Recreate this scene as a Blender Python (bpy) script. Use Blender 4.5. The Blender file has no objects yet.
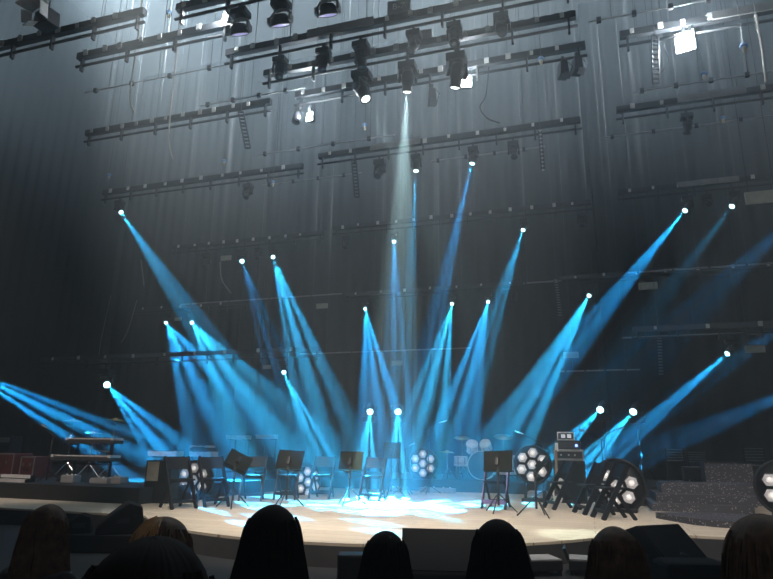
import bpy, bmesh, math, random
from math import pi, sin, cos, radians
from mathutils import Vector, Matrix

random.seed(11)
S = bpy.context.scene
COL = S.collection
V = Vector

# ---------------------------------------------------------------- camera
W_, H_, F_ = 773, 579, 612.0
EYE = V((0, 0, 1.85))
PITCH, YAW, ROLL = radians(14.6), radians(18.0), radians(0.8)
_f = V((-sin(YAW) * cos(PITCH), cos(YAW) * cos(PITCH), sin(PITCH)))
_r = V((cos(YAW), sin(YAW), 0))
_u = _r.cross(_f)
_r2 = _r * cos(ROLL) + _u * sin(ROLL)
_u2 = _u * cos(ROLL) - _r * sin(ROLL)
cam = bpy.data.cameras.new('camera')
cam.sensor_width = 36.0
cam.lens = F_ / W_ * 36.0
cam.clip_end = 200
camo = bpy.data.objects.new('camera', cam)
COL.objects.link(camo)
M3 = Matrix((_r2, _u2, -_f)).transposed()
camo.matrix_world = Matrix.Translation(EYE) @ M3.to_4x4()
S.camera = camo


def ray(px, py):
    return _f * F_ + _r2 * (px - W_ / 2) - _u2 * (py - H_ / 2)


def atY(px, py, Y):
    d = ray(px, py)
    return EYE + d * (Y / d.y)


def atZ(px, py, Z):
    d = ray(px, py)
    return EYE + d * ((Z - EYE.z) / d.z)


# ---------------------------------------------------------------- view, world, haze
S.view_settings.view_transform = 'Standard'
S.view_settings.look = 'None'
S.view_settings.gamma = 1
S.view_settings.use_curve_mapping = False
S.view_settings.exposure = 0.0
S.cycles.use_denoising = True
S.cycles.volume_bounces = 0
S.cycles.max_bounces = 4
S.cycles.diffuse_bounces = 2
S.cycles.sample_clamp_indirect = 4
HAZE = 0.02
wd = bpy.data.worlds.new('world')
S.world = wd
wd.use_nodes = True
nt = wd.node_tree
nt.nodes['Background'].inputs[0].default_value = (0, 0, 0, 1)
nt.nodes['Background'].inputs[1].default_value = 0
vs = nt.nodes.new('ShaderNodeVolumeScatter')
vs.inputs['Color'].default_value = (0.70, 0.87, 1.0, 1)
vs.inputs['Density'].default_value = HAZE
vs.inputs['Anisotropy'].default_value = 0.25
nt.links.new(vs.outputs[0], nt.nodes['World Output'].inputs['Volume'])


def lamp(name, kind, loc, energy, color=(1, 1, 1), aim=None, **kw):
    l = bpy.data.lights.new(name, kind)
    l.energy = energy
    l.color = color
    for k, v in kw.items():
        setattr(l, k, v)
    o = bpy.data.objects.new(name, l)
    COL.objects.link(o)
    o.location = loc
    if aim is not None:
        o.rotation_euler = (V(aim) - V(loc)).to_track_quat('-Z', 'Y').to_euler()
    return o


# added wash spots without fixtures, out of frame above, to brighten the stage
for hx in (-5.6, -0.6):
    lamp('stage_fill', 'SPOT', (hx, 4.7, 8.7), 3300, (1.0, 0.93, 0.84), (-3.2 + (hx + 3.1) * .35, 9.4, 0.85), spot_size=radians(48), spot_blend=0.8, shadow_soft_size=0.2)
lamp('stage_fill', 'SPOT', (-9.5, 4.6, 8.7), 1700, (1.0, 0.91, 0.84), (-10.8, 10.8, 1.0), spot_size=radians(34), spot_blend=0.8, shadow_soft_size=0.2)  # added to lift the left riser and its keyboards
lamp('stage_fill', 'SPOT', (3.5, 4.6, 8.7), 2700, (1.0, 0.93, 0.88), (2.2, 11.0, 1.0), spot_size=radians(38), spot_blend=0.8, shadow_soft_size=0.2)  # added to lift the steps at right
lamp('audience_fill', 'POINT', (2.0, -3.0, 6.0), 110, (0.9, 0.95, 1.0), None, shadow_soft_size=0.5)  # added fill, unseen behind the camera, for audience, wedges and fixtures
lamp('stage_fill', 'SPOT', (-2.2, 4.6, 8.5), 2000, (1.0, 0.95, 0.9), (-1.8, 16.0, 1.4), spot_size=radians(24), spot_blend=0.7, shadow_soft_size=0.2)  # added to lift the drum kit and lamp clusters
# added lamps without fixtures, above the view, to brighten the haze upstage
GP = 48000.0
for gx, gy, gz, k in ((-11.5, 7.6, 14.5, 1.4), (-3.6, 8.2, 14.5, .9), (4.5, 8.2, 14.5, .8), (-18.0, 5.5, 13.0, .42)):
    lamp('haze_fill', 'SPOT', (gx, gy, gz), GP * k, (0.72, 0.88, 1.0), (gx, gy + 10, gz + 5.0), spot_size=radians(96), spot_blend=0.85, shadow_soft_size=0.15)
# work lights of the grid: the lit floods seen among the battens carry their own lamps in their builder


# ---------------------------------------------------------------- materials
def mat(name, col, rough=0.6, metal=0.0, var=0.15, scale=6.0, emit=None, estr=0.0, spec=0.5, bump=0.0, stretch=(1, 1, 1)):
    m = bpy.data.materials.new(name)
    m.use_nodes = True
    t = m.node_tree
    b = t.nodes['Principled BSDF']
    tc = t.nodes.new('ShaderNodeTexCoord')
    mp = t.nodes.new('ShaderNodeMapping')
    mp.inputs['Scale'].default_value = stretch
    nz = t.nodes.new('ShaderNodeTexNoise')
    nz.inputs['Scale'].default_value = scale
    nz.inputs['Detail'].default_value = 3
    cr = t.nodes.new('ShaderNodeValToRGB')
    cr.color_ramp.elements[0].color = tuple(c * (1 - var) for c in col) + (1,)
    cr.color_ramp.elements[1].color = tuple(min(1, c * (1 + var)) for c in col) + (1,)
    cr.color_ramp.elements[0].position = 0.3
    cr.color_ramp.elements[1].position = 0.7
    t.links.new(tc.outputs['Object'], mp.inputs[0])
    t.links.new(mp.outputs[0], nz.inputs['Vector'])
    t.links.new(nz.outputs['Fac'], cr.inputs[0])
    t.links.new(cr.outputs[0], b.inputs['Base Color'])
    b.inputs['Roughness'].default_value = rough
    b.inputs['Metallic'].default_value = metal
    b.inputs['Specular IOR Level'].default_value = spec
    if emit:
        b.inputs['Emission Color'].default_value = emit + (1,)
        b.inputs['Emission Strength'].default_value = estr
    if bump:
        bp = t.nodes.new('ShaderNodeBump')
        bp.inputs['Strength'].default_value = bump
        t.links.new(nz.outputs['Fac'], bp.inputs['Height'])
        t.links.new(bp.outputs[0], b.inputs['Normal'])
    return m


def plank_mat():
    m = mat('stage_planks', (0.62, 0.53, 0.40), 0.42)
    t = m.node_tree
    b = t.nodes['Principled BSDF']
    tc = t.nodes.new('ShaderNodeTexCoord')
    br = t.nodes.new('ShaderNodeTexBrick')
    br.inputs['Color1'].default_value = (0.78, 0.69, 0.55, 1)
    br.inputs['Color2'].default_value = (0.66, 0.57, 0.45, 1)
    br.inputs['Mortar'].default_value = (0.30, 0.24, 0.17, 1)
    br.inputs['Scale'].default_value = 1.0
    br.inputs['Mortar Size'].default_value = 0.006
    br.inputs['Brick Width'].default_value = 2.4
    br.inputs['Row Height'].default_value = 0.28
    t.links.new(tc.outputs['Object'], br.inputs['Vector'])
    t.links.new(br.outputs['Color'], b.inputs['Base Color'])
    return m


def glitter_mat():
    m = mat('glitter_black', (0.028, 0.030, 0.036), 0.55)
    t = m.node_tree
    b = t.nodes['Principled BSDF']
    tc = t.nodes.new('ShaderNodeTexCoord')
    vo = t.nodes.new('ShaderNodeTexVoronoi')
    vo.inputs['Scale'].default_value = 34
    sp = t.nodes.new('ShaderNodeSeparateColor')
    gt = t.nodes.new('ShaderNodeMath')
    gt.operation = 'GREATER_THAN'
    gt.inputs[1].default_value = 0.66
    lt = t.nodes.new('ShaderNodeMath')
    lt.operation = 'LESS_THAN'
    lt.inputs[1].default_value = 0.34
    mu = t.nodes.new('ShaderNodeMath')
    mu.operation = 'MULTIPLY'
    mx = t.nodes.new('ShaderNodeMix')
    mx.data_type = 'RGBA'
    mx.inputs[6].default_value = (0.060, 0.060, 0.074, 1)
    mx.inputs[7].default_value = (0.6, 0.6, 0.65, 1)
    L = t.links.new
    L(tc.outputs['Object'], vo.inputs['Vector'])
    L(vo.outputs['Color'], sp.inputs[0])
    L(sp.outputs[0], gt.inputs[0])
    L(vo.outputs['Distance'], lt.inputs[0])
    L(gt.outputs[0], mu.inputs[0])
    L(lt.outputs[0], mu.inputs[1])
    L(mu.outputs[0], mx.inputs[0])
    L(mx.outputs[2], b.inputs['Base Color'])
    return m


def drape_mat():
    return mat('black_velour', (0.003, 0.0033, 0.004), 0.9, var=0.3, scale=3, stretch=(6, 6, 0.4), spec=0.02)


M = dict(
    black=mat('black_metal', (0.022, 0.023, 0.026), 0.42, 0.2),
    rail=mat('rail_grey', (0.055, 0.058, 0.062), 0.5, 0.3),
    railpale=mat('rail_pale', (0.36, 0.36, 0.35), 0.5, 0.2),
    pipe=mat('pipe_steel', (0.035, 0.037, 0.04), 0.5, 0.3),
    pipepale=mat('pipe_pale', (0.42, 0.44, 0.45), 0.4, 0.4),
    plate=mat('white_plate', (0.78, 0.79, 0.76), 0.5),
    cream=mat('cream_panel', (0.60, 0.58, 0.48), 0.6),
    cable=mat('steel_cable', (0.12, 0.128, 0.136), 0.6, 0.0),
    rope=mat('pale_rope', (0.5, 0.48, 0.43), 0.8),
    grey=mat('grey_box', (0.34, 0.35, 0.36), 0.55),
    fix=mat('fixture_black', (0.025, 0.026, 0.030), 0.38, 0.1),
    chrome=mat('chrome', (0.6, 0.62, 0.65), 0.2, 0.9),
    glass=mat('dark_lens', (0.05, 0.055, 0.07), 0.08, 0.0, spec=0.9),
    wash=mat('wash_lens', (0.3, 0.3, 0.45), 0.15, emit=(0.55, 0.55, 1.0), estr=0.7),
    silver=mat('silver_reflector', (0.85, 0.85, 0.83), 0.5, 0.0),
    beam=mat('cyan_lens', (0.6, 0.9, 1.0), 0.2, emit=(0.42, 0.86, 1.0), estr=9.0),
    bwhite=mat('white_lens', (0.9, 0.95, 1.0), 0.2, emit=(0.85, 1.0, 0.97), estr=4.0),
    flood=mat('flood_lens', (1, 1, 1), 0.3, emit=(1.0, 0.99, 0.95), estr=14.0),
    bluecap=mat('blue_cap', (0.25, 0.45, 0.75), 0.4),
    amber=mat('pale_bulb', (0.7, 0.62, 0.45), 0.3),
    drape=drape_mat(),
    wall=mat('black_wall', (0.004, 0.0045, 0.005), 0.85, scale=1.2),
    carpet=mat('dark_carpet', (0.02, 0.02, 0.022), 0.95, scale=40),
    planks=plank_mat(),
    deck=mat('black_deck', (0.020, 0.020, 0.022), 0.6, scale=14),
    fascia=mat('grey_fascia', (0.065, 0.065, 0.068), 0.6),
    glitter=glitter_mat(),
    chair=mat('dark_chair', (0.008, 0.010, 0.015), 0.45, 0.0, spec=0.3),
    desk=mat('music_desk', (0.010, 0.013, 0.011), 0.6, 0.0, spec=0.1),
    par=mat('frosted_lamp', (0.66, 0.66, 0.70), 0.45, emit=(1.0, 0.97, 0.95), estr=0.13),
    parspot=mat('lamp_core', (0.9, 0.9, 0.9), 0.3, emit=(1.0, 0.97, 0.93), estr=0.75),
    kbody=mat('keyboard_body', (0.05, 0.05, 0.055), 0.4),
    kwhite=mat('keyboard_white', (0.75, 0.75, 0.74), 0.4),
    drum=mat('drum_shell', (0.62, 0.62, 0.58), 0.35, 0.1),
    skinhead=mat('drum_head', (0.75, 0.75, 0.72), 0.5),
    darkhead=mat('dark_drum_head', (0.03, 0.035, 0.045), 0.35),
    brass=mat('cymbal_bronze', (0.55, 0.47, 0.28), 0.3, 0.9),
    case=mat('red_case', (0.10, 0.022, 0.02), 0.6),
    alu=mat('aluminium', (0.45, 0.46, 0.48), 0.4, 0.7),
    purple=mat('lilac_backlight', (0.36, 0.30, 0.62), 0.5),  # tone of the backlight on one chair, put into a colour
    guitar=mat('guitar_white', (0.72, 0.72, 0.68), 0.3),
    gneck=mat('guitar_neck', (0.30, 0.20, 0.11), 0.5),
    led=mat('blue_led', (0.1, 0.2, 1), 0.4, emit=(0.15, 0.25, 1.0), estr=6.0),
    screen=mat('rack_screen', (0.7, 0.75, 0.8), 0.4, emit=(0.8, 0.9, 1.0), estr=0.5),
    wedge=mat('wedge_black', (0.008, 0.0085, 0.0095), 0.7, spec=0.12, scale=60, bump=0.1),
    grille=mat('wedge_grille', (0.012, 0.012, 0.013), 0.7, spec=0.1, scale=120, bump=0.3),
    skin=mat('skin', (0.55, 0.36, 0.26), 0.55),
    coat=mat('dark_coat', (0.03, 0.03, 0.035), 0.9, scale=20),
    coat2=mat('grey_coat', (0.07, 0.07, 0.08), 0.9, scale=20),
    trouser=mat('dark_trousers', (0.02, 0.022, 0.03), 0.9),
    shoe=mat('dark_shoes', (0.03, 0.03, 0.03), 0.5),
    hairblack=mat('black_hair', (0.010, 0.008, 0.008), 0.75, scale=30, spec=0.12),
    hairbrown=mat('brown_hair', (0.11, 0.070, 0.048), 0.6, scale=26, var=0.45, spec=0.25),
    hairgold=mat('honey_hair', (0.42, 0.23, 0.09), 0.5, scale=14, var=0.5),
    eyewhite=mat('eye', (0.6, 0.6, 0.6), 0.2),
    paper=mat('paper', (0.75, 0.75, 0.72), 0.8),
    rimblue=mat('louvre_steel', (0.22, 0.27, 0.30), 0.4, 0.3),
    sign=mat('sign_letters', (0.80, 0.80, 0.78), 0.6),
)


# ---------------------------------------------------------------- mesh helpers
class MB:
    def __init__(self):
        self.v, self.f, self.s = [], [], []

    def add(self, vs, fs, smooth=False):
        n = len(self.v)
        self.v += [tuple(p) for p in vs]
        self.f += [tuple(i + n for i in f) for f in fs]
        self.s += [smooth] * len(fs)
        return self

    def box(self, c, size, rot=None, taper=1.0):
        hx, hy, hz = (s / 2 for s in size)
        P = []
        for z in (-hz, hz):
            k = taper if z > 0 else 1
            for x, y in ((-hx, -hy), (hx, -hy), (hx, hy), (-hx, hy)):
                P.append(V((x * k, y * k, z)))
        if rot is not None:
            P = [rot @ p for p in P]
        c = V(c)
        return self.add([p + c for p in P], [(3, 2, 1, 0), (4, 5, 6, 7), (0, 1, 5, 4), (1, 2, 6, 5), (2, 3, 7, 6), (3, 0, 4, 7)])

    def bar(self, a, b, w, h, upv=(0, 0, 1)):
        a, b = V(a), V(b)
        d = (b - a)
        L = d.length
        d.normalize()
        u = V(upv)
        if abs(d.dot(u)) > 0.98:
            u = V((0, 1, 0))
        s = d.cross(u).normalized()
        t = s.cross(d).normalized()
        R = Matrix((s, d, t)).transposed()
        return self.box((a + b) / 2, (w, L, h), R)

    def tube(self, pts, r, n=8, cap=True):
        pts = [V(p) for p in pts]
        rings, prev = [], None
        rs = r if isinstance(r, (list, tuple)) else [r] * len(pts)
        for i, p in enumerate(pts):
            d = (pts[min(i + 1, len(pts) - 1)] - pts[max(i - 1, 0)]).normalized()
            if prev is None:
                u = V((0, 0, 1)) if abs(d.z) < 0.9 else V((1, 0, 0))
                s = d.cross(u).normalized()
            else:
                s = (prev - d * prev.dot(d)).normalized()
            prev = s
            t = d.cross(s)
            rings.append([p + (s * cos(2 * pi * k / n) + t * sin(2 * pi * k / n)) * rs[i] for k in range(n)])
        vs = [q for rg in rings for q in rg]
        fs = []
        for i in range(len(rings) - 1):
            for k in range(n):
                fs.append((i * n + k, i * n + (k + 1) % n, (i + 1) * n + (k + 1) % n, (i + 1) * n + k))
        if cap:
            fs.append(tuple(range(n - 1, -1, -1)))
            fs.append(tuple((len(rings) - 1) * n + k for k in range(n)))
        return self.add(vs, fs, n > 6)

    def lathe(self, prof, n=20, c=(0, 0, 0), R=None, smooth=True):
        """prof: list of (radius, z) turned about local Z"""
        vs, fs = [], []
        for r, z in prof:
            for k in range(n):
                a = 2 * pi * k / n
                vs.append(V((max(r, 1e-4) * cos(a), max(r, 1e-4) * sin(a), z)))
        if R is not None:
            vs = [R @ p for p in vs]
        vs = [p + V(c) for p in vs]
        for i in range(len(prof) - 1):
            for k in range(n):
                fs.append((i * n + k, i * n + (k + 1) % n, (i + 1) * n + (k + 1) % n, (i + 1) * n + k))
        fs.append(tuple(range(n - 1, -1, -1)))
        fs.append(tuple((len(prof) - 1) * n + k for k in range(n)))
        return self.add(vs, fs, smooth)

    def ring(self, R0, r, n=32, m=8, c=(0, 0, 0), axis='Y', a0=0, a1=2 * pi):
        vs, fs = [], []
        full = abs(a1 - a0 - 2 * pi) < 1e-6
        N = n if full else n + 1
        for i in range(N):
            a = a0 + (a1 - a0) * i / n
            for k in range(m):
                b = 2 * pi * k / m
                rr = R0 + r * cos(b)
                p = (rr * cos(a), r * sin(b), rr * sin(a)) if axis == 'Y' else ((rr * cos(a), rr * sin(a), r * sin(b)) if axis == 'Z' else (r * sin(b), rr * cos(a), rr * sin(a)))
                vs.append(V(p) + V(c))
        for i in range(n if full else n):
            j = (i + 1) % N
            if not full and i + 1 >= N:
                break
            for k in range(m):
                fs.append((i * m + k, j * m + k, j * m + (k + 1) % m, i * m + (k + 1) % m))
        return self.add(vs, fs, True)

    def prism(self, poly, z0, z1):
        n = len(poly)
        vs = [V((x, y, z0)) for x, y in poly] + [V((x, y, z1)) for x, y in poly]
        fs = [tuple(range(n - 1, -1, -1)), tuple(range(n, 2 * n))] + [(i, (i + 1) % n, n + (i + 1) % n, n + i) for i in range(n)]
        return self.add(vs, fs)

    def extrude_x(self, poly, x0, x1):
        """poly in (y, z)"""
        n = len(poly)
        vs = [V((x0, y, z)) for y, z in poly] + [V((x1, y, z)) for y, z in poly]
        fs = [tuple(range(n)), tuple(range(2 * n - 1, n - 1, -1))] + [(i, n + i, n + (i + 1) % n, (i + 1) % n) for i in range(n)]
        return self.add(vs, fs)

    def ball(self, c, r, n=12, sq=(1, 1, 1)):
        m = n // 2
        vs, fs = [], []
        for i in range(m + 1):
            th = pi * i / m
            for k in range(n):
                a = 2 * pi * k / n
                vs.append(V(c) + V((max(sin(th), 1e-3) * cos(a) * sq[0], max(sin(th), 1e-3) * sin(a) * sq[1], cos(th) * sq[2])) * r)
        for i in range(m):
            for k in range(n):
                fs.append((i * n + k, (i + 1) * n + k, (i + 1) * n + (k + 1) % n, i * n + (k + 1) % n))
        return self.add(vs, fs, True)

    def build(self, name, m, parent=None, loc=None, bevel=0.0):
        me = bpy.data.meshes.new(name)
        me.from_pydata(self.v, [], self.f)
        me.polygons.foreach_set('use_smooth', self.s)
        me.materials.append(m)
        me.validate()
        bm = bmesh.new()
        bm.from_mesh(me)
        bmesh.ops.recalc_face_normals(bm, faces=bm.faces)
        bm.to_mesh(me)
        bm.free()
        o = bpy.data.objects.new(name, me)
        COL.objects.link(o)
        if parent is not None:
            o.parent = parent
        if loc is not None:
            o.location = loc
        if bevel:
            b = o.modifiers.new('bevel', 'BEVEL')
            b.width = bevel
            b.segments = 2
            b.limit_method = 'ANGLE'
        return o


def tag(o, label=None, cat=None, group=None, kind=None):
    if label:
        o['label'] = label
    if cat:
        o['category'] = cat
    if group:
        o['group'] = group
    if kind:
        o['kind'] = kind
    return o


def empty(name, loc=(0, 0, 0), rz=0.0, label=None, cat=None, group=None):
    o = bpy.data.objects.new(name, None)
    COL.objects.link(o)
    o.location = loc
    o.rotation_euler = (0, 0, rz)
    o.empty_display_size = 0.2
    return tag(o, label, cat, group)


def kids(o):
    return [c for c in KIDS.get(o.name, [])]


KIDS = {}


def index_children():
    KIDS.clear()
    for o in S.objects:
        if o.parent:
            KIDS.setdefault(o.parent.name, []).append(o)


def copy_tree(o, parent=None):
    c = o.copy()
    COL.objects.link(c)
    c.parent = parent
    for ch in kids(o):
        copy_tree(ch, c)
    return c


def struct(o):
    o['kind'] = 'structure'
    return o


STAGE = 0.85
APRON = 0.60
# ================================================================ SETTING
XL, XR, YB, YF, ZT = -24.0, 14.0, 27.0, -6.0, 22.0
struct(MB().box(((XL + XR) / 2, (YB + YF) / 2, -0.1), (XR - XL, YB - YF, 0.2)).build('floor', M['carpet']))
struct(MB().box(((XL + XR) / 2, (YB + YF) / 2, ZT + 0.1), (XR - XL, YB - YF, 0.2)).build('ceiling', M['wall']))
struct(MB().box(((XL + XR) / 2, YB + 0.1, ZT / 2), (XR - XL + .4, 0.2, ZT)).build('wall_back', M['wall']))
struct(MB().box(((XL + XR) / 2, YF - 0.1, ZT / 2), (XR - XL + .4, 0.2, ZT)).build('wall_front', M['wall']))
struct(MB().box((XL - 0.1, (YB + YF) / 2, ZT / 2), (0.2, YB - YF, ZT)).build('wall_left', M['wall']))
struct(MB().box((XR + 0.1, (YB + YF) / 2, ZT / 2), (0.2, YB - YF, ZT)).build('wall_right', M['wall']))

CX, CY, CR = -3.25, 10.55, 3.95          # the round thrust
arc = [(CX + CR * cos(radians(219.2 + (336.9 - 219.2) * i / 60)), CY + CR * sin(radians(219.2 + (336.9 - 219.2) * i / 60))) for i in range(61)]
deck_poly = [(XL, 8.05)] + arc + [(XR, 9.0), (XR, YB), (XL, YB)]
struct(MB().prism(deck_poly, 0.0, STAGE - 0.03).build('stage_base_floor', M['fascia']))
struct(MB().prism(deck_poly, STAGE - 0.03, STAGE).build('stage_floor', M['planks']))
apron_poly = [(XL, 4.9), (XR, 4.9), (XR, 9.0)] + arc[::-1] + [(XL, 8.05)]
struct(MB().prism(apron_poly, 0.0, APRON).build('apron_floor', M['deck']))
RIS = STAGE + 0.27
struct(MB().prism([(XL, 9.45), (-7.6, 9.45), (-6.9, 15.6), (4.2, 15.6), (4.2, 19.5), (XL, 19.5)], STAGE, RIS).build('riser_floor', M['deck']))


def drape(name, x0, x1, y, z0, z1, label, along='x', pitch=0.55, amp=0.06):
    n = int(abs(x1 - x0) / pitch * 8)
    mb = MB()
    vs = []
    for zi, z in enumerate((z0, z0 + (z1 - z0) * .5, z1)):
        for i in range(n + 1):
            t = x0 + (x1 - x0) * i / n
            o = amp * (sin(2 * pi * t / pitch) + 0.4 * sin(2 * pi * t / pitch * .37 + 1.3)) * (1.0 - 0.25 * zi / 2)
            vs.append((t, y + o, z) if along == 'x' else (y + o, t, z))
    fs = [(r * (n + 1) + i, r * (n + 1) + i + 1, (r + 1) * (n + 1) + i + 1, (r + 1) * (n + 1) + i) for r in range(2) for i in range(n)]
    mb.add(vs, fs, True)
    o = mb.build(name, M['drape'])
    sm = o.modifiers.new('cloth', 'SOLIDIFY')
    sm.thickness = 0.012
    return tag(o, label, 'curtain', 'black drapes around the stage')


drape('stage_drape', -22.5, -15.2, 24.6, STAGE, 21.9, 'black pleated drape behind the upper left battens')
drape('stage_drape', -15.0, -7.4, 25.6, STAGE, 21.9, 'black pleated drape behind the left pair of blue beams from the lower batten')
drape('stage_drape', -7.2, 0.6, 25.9, STAGE, 21.9, 'black pleated drape at the back behind the middle of the stage')
drape('stage_drape', 0.8, 13.5, 25.6, STAGE, 21.9, 'black pleated drape at the back behind the glittering steps')
drape('stage_drape', 10.5, 23.5, -21.8, STAGE, 21.9, 'black pleated side drape along the far left of the stage', along='y')

# ================================================================ RIGGING
def batten(name, x0, x1, Y, z, label, pale=False, step=0.44, cables=5, drop=0.21, seed=0, plates=True, end=True):
    """raceway rail with white socket plates over a hanging pipe; wire ropes go up to the grid"""
    rnd = random.Random(seed)
    r = empty(name, ((x0 + x1) / 2, Y, z), 0, label, 'lighting batten', 'lighting battens over the stage')
    cx = (x0 + x1) / 2
    L = x1 - x0
    MB().box((0, 0, 0), (L, 0.10, 0.13)).build('raceway', M['rail'], r)
    MB().tube([(-L / 2 - .02, 0, -drop), (L / 2 + .02, 0, -drop)], 0.028, 8).build('pipe', M['pipe'], r)
    n = int(L / 0.9)
    me = None
    for i in range(n + 1):
        x = -L / 2 + 0.12 + (L - .24) * i / n
        if me is None:
            p = MB().box((0, 0.0, -drop / 2 - .06), (0.035, 0.07, drop + .12)).build('bracket', M['pipe'], r)
            me = p.data
        else:
            p = bpy.data.objects.new('bracket', me)
            COL.objects.link(p)
            p.parent = r
        p.location = (x, 0, 0)
    if pale:
        a = -L / 2 + L * rnd.uniform(.05, .2)
        MB().box((a + L * .2, -0.02, 0.02), (L * .2, 0.12, 0.15)).build('cover_strip', M['railpale'], r)
    if plates:
        k = int(L / step)
        me = None
        for i in range(k):
            x = -L / 2 + step * (i + .5) + rnd.uniform(-.05, .05)
            if me is None:
                p = MB().box((0, -0.062, 0.0), (0.085, 0.03, 0.105)).build('socket_plate', M['plate'], r)
                me = p.data
            else:
                p = bpy.data.objects.new('socket_plate', me)
                COL.objects.link(p)
                p.parent = r
            p.location = (x, 0, rnd.uniform(-.01, .03))
            s_ = rnd.uniform(.7, 1.15)
            p.scale = (s_, 1, s_)
    me = None
    cables = max(2, cables - 2)
    for i in range(cables):
        x = -L / 2 + L * (i + .35 + rnd.uniform(-.2, .3)) / cables
        if me is None:
            p = MB().tube([(0, 0, 0.05), (0, 0, ZT - z)], 0.0055, 5).build('wire_rope', M['cable'], r)
            me = p.data
        else:
            p = bpy.data.objects.new('wire_rope', me)
            COL.objects.link(p)
            p.parent = r
        p.location = (x, rnd.uniform(-.03, .03), 0)
    return r


BAT = [
    ('A', -13.4, -6.73, 7.18, 'near batten at the top left corner carrying the big barn door flood', 0, 5),
    ('B', -6.15, 0.2, 7.28, 'near batten at the top edge with three round wash lights', 1, 4),
    ('C', -8.8, -5.46, 7.87, 'short batten ending beside the first round wash light', 0, 4),
    ('D', -6.02, 0.25, 8.60, 'middle top batten under the grey sign box', 1, 5),
    ('E', -5.65, 0.25, 9.38, 'batten carrying the big profile spotlights', 0, 4),
    ('F', -5.39, 0.40, 10.26, 'batten with two small work lights at its left end', 0, 4),
    ('G', -10.9, -6.0, 10.30, 'upper left batten with a short cable ladder at its right end', 0, 6),
    ('L', 0.98, 7.2, 10.16, 'upper right batten lit by the glaring white flood', 1, 6),
    ('H', -13.1, -6.67, 13.3, 'left batten holding the leftmost high beam light', 0, 6),
    ('I', -6.06, 0.28, 12.94, 'middle batten under the pale white beam', 1, 6),
    ('M', 1.02, 7.4, 12.75, 'right batten with one dark yoke light hanging below it', 1, 6),
    ('J', -14.3, -8.19, 18.2, 'left rear batten with two beam lights side by side', 0, 6),
    ('K', -7.72, 0.5, 17.9, 'middle rear batten with two beam lights and two dark ones', 0, 6),
    ('N', 1.24, 8.8, 17.38, 'right rear batten with a bright and a faint beam light', 1, 7),
]
for i, (k, x0, x1, Y, lab, pale, nc) in enumerate(BAT):
    batten('lighting_batten', x0, x1, Y, 9.0, lab, bool(pale), 0.42 if Y < 12 else 0.62, nc, seed=i + 3)
for i, (x0, x1, z, lab) in enumerate([
        (-19.0, -13.2, 7.72, 'low rear batten on the left with two bright beams'),
        (-8.9, -1.9, 7.78, 'low rear batten in the middle with three beams'),
        (-0.6, 7.6, 7.85, 'low rear batten on the right with one beam near its left end')]):
    batten('lighting_batten', x0, x1, 22.0, z, lab, False, 1.0, 5, seed=40 + i)
for i, (x0, x1, z, lab) in enumerate([
        (-17.5, -7.2, 4.62, 'lowest rear batten on the left above the keyboards'),
        (1.2, 9.5, 4.8, 'lowest rear batten on the right above the louvred panels')]):
    batten('lighting_batten', x0, x1, 16.1, z, lab, False, 1.1, 4, seed=50 + i)


def pipe_batten(a, b, label, r=0.02, cables=3, m='pipepale', clips=4):
    a, b = V(a), V(b)
    c = (a + b) / 2
    o = empty('pipe_batten', c, 0, label, 'pipe', 'bare pipes between the battens')
    MB().tube([a - c, b - c], r, 6).build('pipe', M[m], o)
    for i in range(cables):
        p = a.lerp(b, (i + .5) / cables) - c
        MB().tube([p, p + V((0, 0, ZT - c.z))], 0.007, 5).build('wire_rope', M['cable'], o)
    for i in range(clips):
        p = a.lerp(b, (i + .3) / clips) - c
        MB().box(p, (0.07, 0.06, 0.09)).build('clip', M['pipe'], o)
    return o


for (p, q, Y, lab, r) in [
        ((85, 93), (238, 62), 8.95, 'thin bare pipe below the short top left batten', .014),
        ((200, 109), (305, 84), 9.6, 'thin bare pipe above the upper left batten', .014),
        ((255, 156), (395, 134), 11.2, 'thin bare pipe crossing behind the pair of small work lights', .016),
        ((262, 186), (362, 172), 13.8, 'thin bare pipe just under the left end of the middle batten', .014),
        ((430, 162), (545, 146), 13.8, 'thin bare pipe behind the two beams of the middle batten', .018),
        ((588, 18), (736, -1), 9.4, 'thin bare pipe at the top right corner above the flood', .014),
        ((632, 93), (773, 70), 11.5, 'bare pipe between the two upper right battens', .016),
        ((600, 137), (773, 117), 13.9, 'pale double pipe behind the dark yoke light on the right', .020),
        ((180, 306), (342, 292), 24.0, 'low pipe above the faint pair of beams on the left', .03),
        ((300, 354), (470, 348), 24.3, 'low pipe crossing behind the middle blue beams', .03),
        ((370, 294), (562, 280), 23.8, 'low pipe behind the upper right blue beams of the middle', .03),
        ((628, 274), (773, 262), 20.5, 'low pale pipe crossing the faint beam on the right', .03),
        ((622, 338), (773, 332), 20.8, 'lower pale pipe on the right above the long right beam', .03),
        ((560, 372), (640, 369), 23.0, 'short low pipe right of the middle', .03)]:
    a, b = atY(*p, Y), atY(*q, Y)
    b.z = a.z = (a.z + b.z) / 2
    pipe_batten(a, b, lab, r)


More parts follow.
